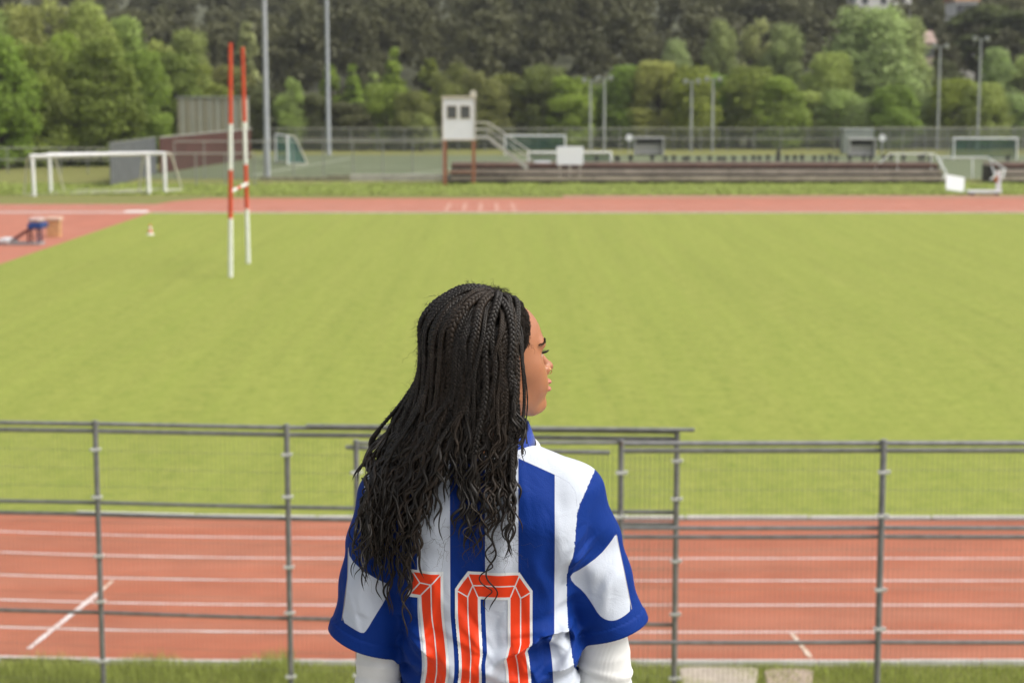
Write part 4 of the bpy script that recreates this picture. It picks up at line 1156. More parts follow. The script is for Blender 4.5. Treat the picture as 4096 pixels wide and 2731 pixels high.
def skin_mat():
    m = bpy.data.materials.new('brown_skin'); m.use_nodes = True
    n, l, p = nodes_of(m)
    p.inputs['Roughness'].default_value = .40; p.inputs['Specular IOR Level'].default_value = .5
    p.inputs['Subsurface Weight'].default_value = .12; p.inputs['Subsurface Radius'].default_value = (1.0, .35, .2); p.inputs['Subsurface Scale'].default_value = .006
    tc = n.new('ShaderNodeTexCoord'); t = n.new('ShaderNodeTexNoise'); t.inputs['Scale'].default_value = 38; t.inputs['Detail'].default_value = 6
    l.new(tc.outputs['Object'], t.inputs['Vector'])
    mx = n.new('ShaderNodeMix'); mx.data_type = 'RGBA'; mx.inputs[6].default_value = (.315, .122, .056, 1); mx.inputs[7].default_value = (.425, .178, .086, 1)
    l.new(t.outputs['Fac'], mx.inputs[0])
    a = n.new('ShaderNodeAttribute'); a.attribute_name = 'lip'
    mr = n.new('ShaderNodeMapRange'); mr.inputs[1].default_value = -.0012; mr.inputs[2].default_value = .0012; mr.inputs[3].default_value = .85; mr.inputs[4].default_value = 0
    l.new(a.outputs['Fac'], mr.inputs[0])
    m2 = n.new('ShaderNodeMix'); m2.data_type = 'RGBA'; m2.inputs[7].default_value = (.46, .150, .120, 1)
    l.new(mr.outputs[0], m2.inputs[0]); l.new(mx.outputs[2], m2.inputs[6])
    a2 = n.new('ShaderNodeAttribute'); a2.attribute_name = 'liner'
    mr2 = n.new('ShaderNodeMapRange'); mr2.inputs[1].default_value = -.001; mr2.inputs[2].default_value = .0015; mr2.inputs[3].default_value = .9; mr2.inputs[4].default_value = 0
    l.new(a2.outputs['Fac'], mr2.inputs[0])
    m3 = n.new('ShaderNodeMix'); m3.data_type = 'RGBA'; m3.inputs[7].default_value = (.02, .012, .01, 1)
    l.new(mr2.outputs[0], m3.inputs[0]); l.new(m2.outputs[2], m3.inputs[6]); l.new(m3.outputs[2], p.inputs['Base Color'])
    b = n.new('ShaderNodeBump'); b.inputs['Strength'].default_value = .10; b.inputs['Distance'].default_value = .001
    t2 = n.new('ShaderNodeTexNoise'); t2.inputs['Scale'].default_value = 900; l.new(tc.outputs['Object'], t2.inputs['Vector'])
    l.new(t2.outputs['Fac'], b.inputs['Height']); l.new(b.outputs[0], p.inputs['Normal'])
    return m
M_SKIN = skin_mat()
person = mesh_np('person', V, Q, M_SKIN, smooth=True)
tag(person, 'woman with long dark braids in blue and white striped shirt, head turned right', 'person')
rel = V - HC
hx = rel @ Ff; hy = rel @ Fl; hz_ = rel[:, 2]
lip = np.minimum(np.sqrt(((hx-.1145)/.0110)**2 + (hy/.0215)**2 + ((hz_+.048)/.0068)**2) - 1, np.sqrt(((hx-.1135)/.0122)**2 + (hy/.020)**2 + ((hz_+.0615)/.0082)**2) - 1) * .007
set_attr(person.data, 'lip', lip)
eh = np.sqrt(((hx-.0785)/.0155)**2 + ((np.abs(hy)-.0315)/.0168)**2 + ((hz_-.004)/.0142)**2) - 1
liner = np.maximum(np.abs(hz_ - .0082 - .12*(np.abs(hy)-.031)) - .0023, eh * .012)
set_attr(person.data, 'liner', liner)
def hpart(mb, name, m, parent=person, smooth=True):
    mb.v = [tuple(head_to_world(v)) for v in mb.v]
    return mb.build(name, m, parent, smooth=smooth)
M_EYE = mat('eye_white', (.70, .66, .60), .15, spec=.6); M_IRIS = mat('dark_iris', (.018, .010, .007), .12, spec=.7)
M_HAIR = mat('black_brown_hair', (.0130, .0098, .0070), .48, var=.4, scale=140, spec=.34)
M_HAIR2 = mat('brown_black_hair', (.023, .0155, .0098), .52, var=.4, scale=140, spec=.28)
for s in (-1, 1):
    e = hpart(MB().sphere((.0785, s*.0315, .004), .0122, 20, 14), 'eye', M_EYE)
    hpart(MB().sphere((.0868, s*.0318, .004), .0052, 16, 10, (.75, 1, 1)), 'iris', M_IRIS, e)
    mb = MB()
    for i in range(26):                      # upper lashes
        a = -1.25 + 2.5*i/25
        r0 = (.0785 + .0145*math.cos(a), s*.0315 + .0158*math.sin(a), .0086 + s*.0016*math.sin(a))
        dirv = (math.cos(a)*.010, math.sin(a)*.0085, .0052)
        mid_ = (r0[0]+dirv[0]*.5, r0[1]+dirv[1]*.5, r0[2]+dirv[2]*.22)
        mb.tube([r0, mid_, (r0[0]+dirv[0], r0[1]+dirv[1], r0[2]+dirv[2])], [.0008, .0006, .0002], 4)
    hpart(mb, 'eyelashes', M_HAIR)
# eyebrows: short overlapping hairs lying on the brow
bv = BVHTree.FromPolygons([Vector(v) for v in V], [tuple(q) for q in Q.tolist()])
for s in (-1, 1):
    mb = MB()
    for i in range(150):
        t = random.random(); yy = s*(.013 + .040*t); zz = .0275 + .0075*math.sin(math.pi*min(1, t*1.15)*.75) - .005*max(0, t-.7)/.3 + random.uniform(-.0015, .0015)*(1-.55*t)
        o = head_to_world((.16, yy*1.05, zz)); h_, nn, _, _ = bv.ray_cast(Vector(o), Vector(-Ff))
        if h_ is None: continue
        dr_ = Vector(Fl)*s*.006 + Vector((0,0,.0022 - .004*t))
        p0 = h_ + nn*.0004
        mb.tube([p0, p0 + dr_*.5 + nn*.0005, p0 + dr_ + nn*.0001 - Vector(Ff)*.0012*t], [.0005, .0004, .0002], 4)
    mb.build('eyebrow', M_HAIR2, person)
M_GOLD = mat('gold', (.80, .50, .22), .25, metal=1.0)
mb = MB(); mb.tube([((.1135 + .0052*math.cos(a)), -.0158 - .0022*math.cos(a), -.0285 + .0052*math.sin(a)) for a in np.linspace(-2.6, 2.2, 20)], .0007, 6)
hpart(mb, 'nose_ring', M_GOLD)

# ---------------------------------------------------------------- shirt
tab = np.array([   # photo row, left edge, right edge, half depth, depth offset
    (1745, 1850, 2090, .045, .030), (1775, 1790, 2120, .055, .028), (1800, 1690, 2165, .064, .022), (1822, 1610, 2240, .072, .018), (1848, 1540, 2318, .080, .012), (1878, 1500, 2364, .088, .008),
    (1930, 1478, 2378, .100, .002), (2050, 1490, 2352, .114, -.004), (2200, 1535, 2318, .116, -.004), (2350, 1580, 2292, .112, 0),
    (2500, 1592, 2288, .110, 0), (2600, 1590, 2300, .112, 0), (2731, 1584, 2328, .119, 0), (2830, 1580, 2335, .122, 0), (2900, 1580, 2335, .122, 0)])
tz = np.array([fz(v) for v in tab[:, 0]])
zf = np.linspace(tz.min(), tz.max(), 500); so_ = np.argsort(tz)
tf = np.stack([np.interp(zf, tz[so_], tab[so_, i]) for i in range(5)], 1)
kr = np.hanning(37); kr /= kr.sum()
for i in range(1, 5): tf[:, i] = np.convolve(np.pad(tf[:, i], 18, 'edge'), kr, 'valid')
tab, tz = tf, zf
o_ = np.argsort(tz)
TROT = math.radians(-9)
def sh_torso(x, y, z, grow=0.0):
    L_ = np.interp(z, tz[o_], fx(tab[o_, 1])); R_ = np.interp(z, tz[o_], fx(tab[o_, 2])); b = np.interp(z, tz[o_], tab[o_, 3]); cy = YP + np.interp(z, tz[o_], tab[o_, 4])
    cx = (L_ + R_) / 2; a = (R_ - L_) / 2
    xx = x - cx; yy = (y - cy) - math.tan(TROT) * xx * .8
    n = 2.35
    k = ((np.abs(xx)/a)**n + (np.abs(yy)/b)**n) ** (1/n)
    return (k - 1) * np.minimum(a, b) * .95 - grow
SJ_R, CU_R = W(2296, 1985, .0), W(2458, 2535, .012)
SJ_L, CU_L = W(1548, 2000, .0), W(1444, 2585, .012)
hS = 0.0024
lo = (fx(1270), YP - .21, fz(2850)); hi = (fx(2640), YP + .19, fz(1735))
gx_, gy_, gz_ = grid(lo, hi, hS)
d = sh_torso(gx_, gy_, gz_)
d = smax(d, gz_ - fz(1758), .006)
def ridge(a, b, width, amp, taper=1.0):
    """cloth fold lying along a-b on the back, as height to add"""
    (ax, az_), (bx, bz) = (bx_(a[0]), bz_(a[1])), (bx_(b[0]), bz_(b[1]))
    ex, ez = bx - ax, bz - az_; L2 = ex*ex + ez*ez
    t = ((gx_ - ax)*ex + (gz_ - az_)*ez) / L2
    s = ((gx_ - ax)*ez - (gz_ - az_)*ex) / math.sqrt(L2)
    env = np.exp(-np.maximum(np.maximum(-t, t - 1), 0)**2 * 18) * np.clip(1.15 - np.abs(t - .5)*taper, .3, 1)
    w2 = np.where(s > 0, width * .6, width * 1.5)
    return amp * env * np.exp(-(s / w2)**2)
FOLD = []
def R6(a, b, w, amp): FOLD.append((z6(*a), z6(*b), w, amp))
R6((1400, 1275), (1160, 1385), .010, .013); R6((1160, 1385), (1010, 1500), .014, .009); R6((1560, 1250), (1380, 1300), .010, .010)
R6((1620, 1440), (1330, 1560), .014, .010); R6((1600, 1370), (1500, 1490), .010, .007); R6((560, 1300), (660, 1420), .014, .010)
R6((520, 1400), (640, 1520), .016, .009); R6((600, 1370), (900, 1440), .02, .005); R6((700, 1450), (1000, 1600), .03, .006); R6((1540, 900), (1480, 1180), .016, -.006)
R6((1500, 560), (1530, 860), .030, .005); R6((1250, 560), (1260, 1000), .05, -.004); R6((640, 900), (600, 1250), .03, .005); R6((900, 700), (940, 1150), .06, -.004)
R6((1420, 480), (1340, 1000), .05, .004); R6((1000, 1300), (950, 1568), .02, .006); R6((1250, 1350), (1300, 1560), .018, .006); R6((830, 1250), (850, 1568), .025, .005)
d = np.where(np.abs(d) < .05, d, d)
for a, b, w, amp in FOLD: d = d - 1.7 * ridge(a, b, w, amp) * (gy_ < YP)
def tuck(a, b, amp, soft=.004, fade=.06):
    """cloth below the line a-b hangs back under a blousing fold"""
    (ax, az_), (bx, bz) = (bx_(a[0]), bz_(a[1])), (bx_(b[0]), bz_(b[1]))
    ex, ez = bx - ax, bz - az_; L2 = ex*ex + ez*ez
    t = ((gx_ - ax)*ex + (gz_ - az_)*ez) / L2
    below = ((gx_ - ax)*ez - (gz_ - az_)*ex) / math.sqrt(L2)
    env = np.clip((t + .12) / .2, 0, 1) * np.clip((1.12 - t) / .2, 0, 1)
    st = np.clip(below / soft, 0, 1)
    return amp * env * (st * np.exp(-np.clip(below, 0, None) / fade) - .45 * np.exp(-(np.clip(-below, 0, None) / .018)**1.5) * (below <= 0) - .45 * (below > 0) * (1 - st))
for a, b, amp in (((1385, 1262), (1575, 1252), .012), ((1180, 1378), (1400, 1268), .011), ((560, 1290), (700, 1400), .008), ((1420, 1500), (1640, 1440), .008)):
    A6, B6 = z6(*a), z6(*b)
    d = d + tuck(A6, B6, amp) * (gy_ < YP)
bunch = np.clip((fz(2560) - gz_) / .05, 0, 1)
d = d - bunch * .0035 * np.sin(gz_ * 150 + np.sin(gx_ * 26) * 2.2 + gx_ * 30)
d = d - .0018 * np.sin(gx_ * 41 + gz_ * 13) * np.sin(gz_ * 23 + gx_ * 9 + 1)
def sleeve(SJ, CU, r0, r1, nrm, cut, sgn):
    global d
    ax = (CU - SJ) / np.linalg.norm(CU - SJ)
    ext = CU + ax * .05
    s_ = cone(gx_, gy_, gz_, SJ, ext, r0, r1 + (r1 - r0) * .12)
    t = (gx_-SJ[0])*ax[0] + (gy_-SJ[1])*ax[1] + (gz_-SJ[2])*ax[2]
    L_ = np.linalg.norm(CU - SJ)
    u = ((gx_-SJ[0])*ax[2] - (gz_-SJ[2])*ax[0]) * sgn
    # slanted pull folds from the armpit, softening to the hem
    ph = t * 62 + u * 50
    s_ = s_ - .0040 * np.exp(-((t - .10) / .08)**2) * np.sin(ph) - .0045 * np.exp(-((t - L_*.62) / .08)**2) * np.sin(t * 38 - u * 34 + 1.2) - .0022 * np.sin(u * 60 + t * 9) * np.clip(t / L_, 0, 1)
    pl = (gx_ - cut[0]) * nrm[0] + (gz_ - cut[2]) * nrm[1]
    hem = np.clip((pl + .024) / .0012, 0, 1)
    s_ = s_ - hem * .0020 + .0012 * np.exp(-((pl + .0235) / .0012)**2)
    s_ = smax(s_, pl, .004)
    inner = np.maximum(cone(gx_, gy_, gz_, CU - ax*.09, ext + ax*.05, r1 - .020, r1 - .009), -(pl + .05))
    s_ = np.maximum(s_, -inner)
    d = smin(d, s_, .022) if True else d
    d = np.maximum(d, -np.maximum(inner, -pl - .045))
ctr = W(2315, 2568); ccr = W(2601, 2482)
e2 = np.array([ccr[0]-ctr[0], ccr[2]-ctr[2]]); nR = np.array([e2[1], -e2[0]]); nR /= np.linalg.norm(nR)
cl_ = W(1303, 2522); cl2 = W(1595, 2632)
e3 = np.array([cl2[0]-cl_[0], cl2[2]-cl_[2]]); nL = np.array([e3[1], -e3[0]]); nL /= np.linalg.norm(nL)
sleeve(SJ_R, CU_R, .0560, .0695, nR, ctr, 1)
sleeve(SJ_L, CU_L, .0545, .0690, nL, cl_, -1)
# many small creases following how the cloth pulls
fr = np.random.default_rng(3)
X1_, Z1_ = gx_[:, 0, 0], gz_[0, 0, :]
def crease(px, py, ang, ln, w, amp):
    cx0, cz0 = bx_(px), bz_(py); ex, ez = math.cos(ang), math.sin(ang)
    m_ = ln * .5 + .04
    i0, i1 = np.searchsorted(X1_, [cx0 - m_, cx0 + m_]); k0, k1 = np.searchsorted(Z1_, [cz0 - m_, cz0 + m_])
    if i1 <= i0 or k1 <= k0: return
    gx, gz = X1_[i0:i1, None], Z1_[None, k0:k1]
    t = (gx - cx0)*ex + (gz - cz0)*ez; s = (gx - cx0)*ez - (gz - cz0)*ex + .05*t*t/ln
    hgt = amp * np.exp(-(t/(ln*.5))**2 * 1.6) * np.exp(-(s / np.where(s > 0, w*.65, w*1.3))**2)
    d[i0:i1, :, k0:k1] -= hgt[:, None, :] * (gy_ < YP + .03)
for k in range(16): crease(fr.uniform(1640, 2280), fr.uniform(1900, 2350), math.pi/2 + fr.normal(scale=.35), fr.uniform(.08, .2), fr.uniform(.014, .03), fr.choice([-1, 1])*fr.uniform(.002, .0042))
for k in range(22): crease(fr.uniform(1620, 2290), fr.uniform(2250, 2560), math.pi/2 + fr.normal(scale=.55), fr.uniform(.05, .14), fr.uniform(.008, .017), fr.choice([-1, 1])*fr.uniform(.002, .004))
for k in range(30): crease(fr.uniform(1600, 2310), fr.uniform(2520, 2780), fr.choice([.5, -.5, .2, -.9, 1.2])+fr.normal(scale=.25), fr.uniform(.04, .11), fr.uniform(.005, .011), fr.uniform(.0025, .006))
for k in range(9):    # armpit pulls, right and left
    q = fr.uniform(0, 1); crease(2300 + 70*q + fr.normal(scale=12), 2180 + 150*q + fr.normal(scale=25), .75 + fr.normal(scale=.25), fr.uniform(.05, .09), fr.uniform(.004, .008), fr.uniform(.0018, .0034))
    crease(1580 - 70*q + fr.normal(scale=12), 2200 + 170*q + fr.normal(scale=25), math.pi - .75 + fr.normal(scale=.25), fr.uniform(.05, .09), fr.uniform(.004, .008), fr.uniform(.0018, .0034))
for k in range(8):
    crease(2400 + fr.normal(scale=50), 2380 + fr.normal(scale=60), math.pi/2 - .35 + fr.normal(scale=.3), fr.uniform(.06, .12), fr.uniform(.007, .014), fr.choice([-1, 1])*fr.uniform(.0018, .0034))
    crease(1450 + fr.normal(scale=45), 2420 + fr.normal(scale=60), math.pi/2 + .35 + fr.normal(scale=.3), fr.uniform(.06, .12), fr.uniform(.007, .014), fr.choice([-1, 1])*fr.uniform(.0018, .0034))
# open neck
NC = W(1985, 1770, .022)
d = np.maximum(d, -cone(gx_, gy_, gz_, NC + [0, 0, -.03], NC + [0, 0, .12], .058, .070))
V, Q = surface_nets(d, lo, hS)
kx = np.clip((YP + .0 - V[:, 1]) / .108, 0, 1)
ppx = 2048 + V[:, 0] * (PXM * (1 - kx) + kx / bx_(2049))
zs = np.linspace(fz(2900), fz(1600), 400); pys = np.interp(V[:, 2], zs, [2900 + (1600 - 2900) * 0 for _ in zs]) if False else None
rows_ = np.linspace(1600, 2900, 300); rz_ = np.array([fz(v) for v in rows_]); rb_ = np.array([bz_(v) for v in rows_]); ppy = np.interp(V[:, 2], rz_[::-1], rows_[::-1]) * (1 - kx) + np.interp(V[:, 2], rb_[::-1], rows_[::-1]) * kx
P2 = np.stack([ppx, ppy], 1)
def warp(P):
    """the tucked-up cloth drags the print sideways below the fold"""
    x, y = P[:, 0], P[:, 1]
    fold = 2590 - (x - 1980) * .28
    k = np.clip((y - fold) / 40, 0, 1)
    s = k * np.exp(-np.clip(y - fold - 40, 0, None) / 95) * 20 * np.clip((x - 1850) / 200, 0, 1)
    s2 = -18 * np.clip((y - 2430) / 220, 0, 1.2) * np.clip((2050 - x) / 200, 0, 1) * np.sin((y - 2430) / 110)
    return np.stack([x + s + s2, y], 1)
PW = warp(P2)
u = np.abs(PW[:, 0] - 1871)
stripe = np.minimum(np.abs(u) - 70, np.abs(u - 274.5) - 72.5)              # negative in blue
yoke = [(1871, 1700), (2079, 1835), (2230, 1904), (2275, 1930), (2300, 1965), (2309, 2042), (2313, 2120), (2420, 2120), (2420, 1700)]
yl = [(2*1871 - a, b) for a, b in yoke]
inyoke = np.minimum(poly_sd(P2, yoke), poly_sd(P2, yl))
side = 2225 - 0*u
torso_w = np.maximum(stripe, -inyoke)                                        # >0 white
base = np.where(inyoke < 0, np.maximum(stripe, -inyoke), np.minimum(stripe, inyoke + 0*stripe) if False else stripe)
base = np.maximum(stripe, -inyoke)
seamR = chaikin(Z6([(1735, 180), (1722, 260), (1700, 320), (1655, 420), (1612, 520), (1602, 650), (1592, 780), (1552, 880), (1548, 1000), (1560, 1250), (1620, 1600), (2400, 1600), (2400, 100), (1760, 100)]), True, 2)
seamL = chaikin(Z6([(300, 250), (318, 400), (330, 520), (350, 700), (400, 880), (452, 960), (528, 1070), (545, 1200), (555, 1300), (510, 1600), (-400, 1600), (-400, 100), (280, 100)]), True, 2)
slR, slL = poly_sd(P2, seamR), poly_sd(P2, seamL)
wR = chaikin(Z6([(1850, 655), (1862, 720), (1900, 900), (1948, 1120), (1895, 1165), (1840, 1190), (1790, 1185), (1745, 1155), (1700, 1080), (1650, 1010), (1580, 955), (1566, 908), (1640, 872), (1750, 790), (1815, 710)]), True, 1)
wL = chaikin(Z6([(214, 740), (225, 810), (300, 882), (400, 942), (478, 975), (440, 1060), (370, 1170), (325, 1245), (300, 1268), (245, 1240), (168, 1188), (195, 1070), (212, 900)]), True, 1)
sl_w = np.maximum(-poly_sd(P2, wR), -poly_sd(P2, wL))                        # >0 white
insl = np.minimum(slR, slL)
val = np.where(insl < 0, np.maximum(sl_w, insl), np.maximum(np.minimum(base, 60), -60))
val = np.where(insl < 0, sl_w, np.minimum(base, insl))
seam = np.minimum(np.abs(insl), np.where(insl > 0, np.abs(inyoke), 1e3))
pip = np.minimum(line_d(P2, Z6([(1848, 665), (1900, 900), (1946, 1118)])), line_d(P2, Z6([(216, 745), (210, 930), (172, 1186)])))
def shirt_mat():
    m = bpy.data.materials.new('striped_polyester'); m.use_nodes = True
    n, l, p = nodes_of(m)
    p.inputs['Roughness'].default_value = .7; p.inputs['Specular IOR Level'].default_value = .16
    def A(nm, a, b, c, d_):
        t = n.new('ShaderNodeAttribute'); t.attribute_name = nm
        r = n.new('ShaderNodeMapRange'); r.inputs[1].default_value = a; r.inputs[2].default_value = b; r.inputs[3].default_value = c; r.inputs[4].default_value = d_
        l.new(t.outputs['Fac'], r.inputs[0]); return r.outputs[0]
    def mix(f, a, b):
        x_ = n.new('ShaderNodeMix'); x_.data_type = 'RGBA'; l.new(f, x_.inputs[0])
        for i, q in ((6, a), (7, b)):
            if isinstance(q, tuple): x_.inputs[i].default_value = (*q, 1)
            else: l.new(q, x_.inputs[i])
        return x_.outputs[2]
    c = mix(A('white', -.8, .8, 0, 1), (.0010, .026, .185), (.52, .56, .62))
    c = mix(A('pipe', 1.2, 2.6, .8, 0), c, (.33, .31, .28))
    c = mix(A('seam', .6, 2.2, .35, 0), c, (.02, .04, .12))
    l.new(c, p.inputs['Base Color'])
    tc = n.new('ShaderNodeTexCoord')
    v = n.new('ShaderNodeTexVoronoi'); v.inputs['Scale'].default_value = 520; v.feature = 'F1'
    l.new(tc.outputs['Object'], v.inputs['Vector'])
    b = n.new('ShaderNodeBump'); b.inputs['Strength'].default_value = .22; b.inputs['Distance'].default_value = .0012
    l.new(v.outputs['Distance'], b.inputs['Height'])
    nz = n.new('ShaderNodeTexNoise'); nz.inputs['Scale'].default_value = 22; nz.inputs['Detail'].default_value = 3; nz.inputs['Distortion'].default_value = 1.2
    l.new(tc.outputs['Object'], nz.inputs['Vector'])
    b2 = n.new('ShaderNodeBump'); b2.inputs['Strength'].default_value = .30; b2.inputs['Distance'].default_value = .008
    l.new(nz.outputs['Fac'], b2.inputs['Height']); l.new(b.outputs[0], b2.inputs['Normal']); l.new(b2.outputs[0], p.inputs['Normal'])
    return m
shirt = mesh_np('shirt', V, Q, shirt_mat(), person, smooth=True)
for nm, q in (('white', val), ('seam', seam), ('pipe', pip)): set_attr(shirt.data, nm, q)
sbv = BVHTree.FromPolygons([Vector(v) for v in V], [tuple(q) for q in Q.tolist()])
def back_y(x, z, default=None):
    h_, nn, _, _ = sbv.ray_cast(Vector((x, YP - .6, z)), Vector((0, 1, 0)))
    return (h_.y, nn) if h_ is not None else (default, None)

# number on the back: vinyl digits following the cloth
M_NUM = bpy.data.materials.new('number_vinyl'); M_NUM.use_nodes = True
n, l, p = nodes_of(M_NUM); p.inputs['Roughness'].default_value = .55; p.inputs['Specular IOR Level'].default_value = .25
t = n.new('ShaderNodeAttribute'); t.attribute_name = 'red'
mr = n.new('ShaderNodeMapRange'); mr.inputs[1].default_value = -.6; mr.inputs[2].default_value = .6; l.new(t.outputs['Fac'], mr.inputs[0])
mx = n.new('ShaderNodeMix'); mx.data_type = 'RGBA'; mx.inputs[6].default_value = (.80, .048, .006, 1); mx.inputs[7].default_value = (.70, .71, .69, 1)
l.new(mr.outputs[0], mx.inputs[0]); l.new(mx.outputs[2], p.inputs['Base Color'])
def digit(outer, holes, red_out, red_holes, lines, label):
    st = .9
    O = np.array(Z6(outer)); x0, y0 = O.min(0) - 45; x1, y1 = O.max(0) + 45
    xs_ = np.arange(x0, x1, 1.6); ys_ = np.arange(y0, min(y1, 2790), 1.6)
    G_ = np.stack(np.meshgrid(xs_, ys_, indexing='ij'), -1).reshape(-1, 2)
    Gw = warp(G_)
    so = poly_sd(Gw, Z6(outer)); sr = poly_sd(Gw, Z6(red_out))
    for h_ in holes: so = np.maximum(so, -poly_sd(Gw, Z6(h_)))
    for h_ in red_holes: sr = np.maximum(sr, -poly_sd(Gw, Z6(h_)))
    ld = np.full(len(G_), 1e3)
    for L_ in lines: ld = np.minimum(ld, line_d(Gw, Z6(L_)))
    red = np.maximum(sr, 2.4 - ld)
    nx, ny = len(xs_), len(ys_); ok = so < 0
    Vv = np.zeros((len(G_), 3))
    for i in np.nonzero(so < 8)[0]:
        X_, Z_ = bx_(G_[i, 0]), bz_(G_[i, 1]); y_, nn = back_y(X_, Z_)
        if y_ is None: ok[i] = False; continue
        Vv[i] = (X_, y_ - .0011, Z_)
    ii, jj = np.meshgrid(np.arange(nx-1), np.arange(ny-1), indexing='ij')
    q = np.stack([ii*ny+jj, (ii+1)*ny+jj, (ii+1)*ny+jj+1, ii*ny+jj+1], -1).reshape(-1, 4)
    q = q[ok[q].all(1)]
    us = np.unique(q); mp = -np.ones(len(G_), int); mp[us] = np.arange(len(us))
    o = mesh_np('number_print', Vv[us], mp[q], M_NUM, shirt, smooth=True); set_attr(o.data, 'red', red[us])
    o['label'] = label
digit([(592, 893), (797, 890), (797, 1100), (800, 1260), (806, 1400), (806, 1720), (650, 1720), (650, 1400), (648, 1250), (640, 1068), (570, 1068), (570, 985)], [],
      [(606, 910), (779, 908), (779, 1100), (782, 1260), (788, 1400), (788, 1720), (668, 1720), (668, 1400), (666, 1250), (658, 1048), (588, 1048), (588, 990)], [],
      [[(606, 910), (650, 972), (720, 972), (779, 910)], [(650, 972), (590, 1046)], [(720, 972), (656, 1048)], [(720, 972), (722, 1200), (728, 1400), (728, 1720)]], 'red digit one with white edge')
oc = [(945, 885), (1260, 885), (1340, 998), (1340, 1640), (1260, 1750), (945, 1750), (864, 1640), (864, 998)]
ro = [(956, 905), (1250, 905), (1322, 1006), (1322, 1632), (1250, 1732), (956, 1732), (883, 1632), (883, 1006)]
ho = [(1024, 1062), (1185, 1062), (1185, 1570), (1024, 1570)]
rh = [(1005, 1043), (1204, 1043), (1204, 1590), (1005, 1590)]
mid_l = [(975, 974), (1232, 974), (1266, 1045), (1266, 1600), (1232, 1660), (975, 1660), (944, 1600), (944, 1045), (975, 974)]
digit(oc, [ho], ro, [rh], [mid_l, [(946, 905), (975, 974), (1005, 1043)], [(1260, 905), (1232, 974), (1204, 1043)], [(883, 1012), (944, 1048), (975, 974)], [(1322, 1012), (1266, 1048), (1232, 974)],
      [(944, 1048), (1005, 1043)][:1] + [(944, 1048)], [(1266, 1600), (1322, 1620)], [(944, 1600), (883, 1620)]], 'red digit zero with white edge')

# collar: blue fold-over band, dark line and white rib below
def ring(rows, m, name, a0=0, a1=2*math.pi, n=96):
    mb = MB(); k = len(rows)
    for (rx, ry, dz, tilt) in rows:
        for i in range(n):
            a = 2*math.pi*i/n
            mb.v.append((NC[0] + rx*math.cos(a), NC[1] + ry*math.sin(a) , NC[2] + dz + tilt*math.sin(a) + .002*math.sin(3*a)))
    for j in range(k-1):
        for i in range(n): mb.f.append((j*n+i, j*n+(i+1)%n, (j+1)*n+(i+1)%n, (j+1)*n+i))
    o = mb.build(name, m, shirt, smooth=True)
    sd = o.modifiers.new('thick', 'SOLIDIFY'); sd.thickness = .003; sd.offset = 0
    return o
M_COLB = mat('blue_rib_collar', (.0012, .036, .28), .75, var=.12, scale=300, bump=.3, bscale=700, sheen=.2)
M_COLW = mat('white_rib', (.74, .76, .78), .75, var=.04, scale=300, bump=.3, bscale=700)
M_COLK = mat('dark_collar_line', (.025, .022, .02), .8)
ring([(.056, .056, .022, .016), (.060, .060, .024, .016), (.069, .067, -.002, .014)], M_COLB, 'collar')
ring([(.0692, .0672, -.002, .014), (.0708, .0688, -.006, .014)], M_COLK, 'collar_line')
ring([(.0709, .0689, -.006, .014), (.0785, .0765, -.014, .013), (.0800, .0780, -.018, .013), (.0775, .0755, -.021, .013)], M_COLW, 'collar_rib')

# ---------------------------------------------------------------- ribbed white undersleeves, jeans, shoes
M_RIBW = mat('white_rib_knit', (.80, .80, .76), .85, var=.03, scale=40, sheen=.2)
n, l, p = nodes_of(M_RIBW)
at_ = n.new('ShaderNodeAttribute'); at_.attribute_name = 'rib'
b_ = n.new('ShaderNodeBump'); b_.inputs['Strength'].default_value = .55; b_.inputs['Distance'].default_value = .0012
l.new(at_.outputs['Fac'], b_.inputs['Height']); l.new(b_.outputs[0], p.inputs['Normal'])
def undersleeve(path, rad, folds):
    """tube with rib columns; path of world points, per-point radius"""
    pts = np.array(path); seg = np.linalg.norm(np.diff(pts, axis=0), axis=1); s = np.concatenate([[0], np.cumsum(seg)])
    ns = int(s[-1] / .0022); S_ = np.linspace(0, s[-1], ns)
    # smooth path
    C_ = np.stack([np.interp(S_, s, pts[:, i]) for i in range(3)], 1); ker = np.ones(25) / 25
    for i in range(3):
        C_[:, i] = np.convolve(np.pad(C_[:, i], 12, 'edge'), ker, 'valid')
    Rr = np.interp(S_, s, rad); T = np.gradient(C_, axis=0); T /= np.linalg.norm(T, axis=1)[:, None]
    n_ = 264; a = 2*math.pi*np.arange(n_)/n_
    ex = np.cross(T, [0, 1, 0]); ex /= np.linalg.norm(ex, axis=1)[:, None]; ey = np.cross(T, ex)
    wr = np.zeros((ns, n_))
    for (s0, amp, w, tl, ph) in folds:
        wr += amp * np.exp(-((S_[:, None] - s0 - tl*np.sin(a[None] + ph)) / w)**2)
    R2 = Rr[:, None] + wr + .0012*np.sin(2*a + 3*S_[:, None]*9)
    V_ = C_[:, None, :] + ex[:, None, :]*(np.cos(a)[None, :, None]*R2[..., None]) + ey[:, None, :]*(np.sin(a)[None, :, None]*R2[..., None])
    rib = np.tile(np.where(np.arange(n_) % 2 < 1, 1.0, 0.0), (ns, 1))
    i, j = np.meshgrid(np.arange(ns-1), np.arange(n_), indexing='ij')
    F_ = np.stack([i*n_+j, i*n_+(j+1) % n_, (i+1)*n_+(j+1) % n_, (i+1)*n_+j], -1).reshape(-1, 4)
    o = mesh_np('undersleeve', V_.reshape(-1, 3), F_, M_RIBW, person, smooth=True); set_attr(o.data, 'rib', rib.ravel())
    return o
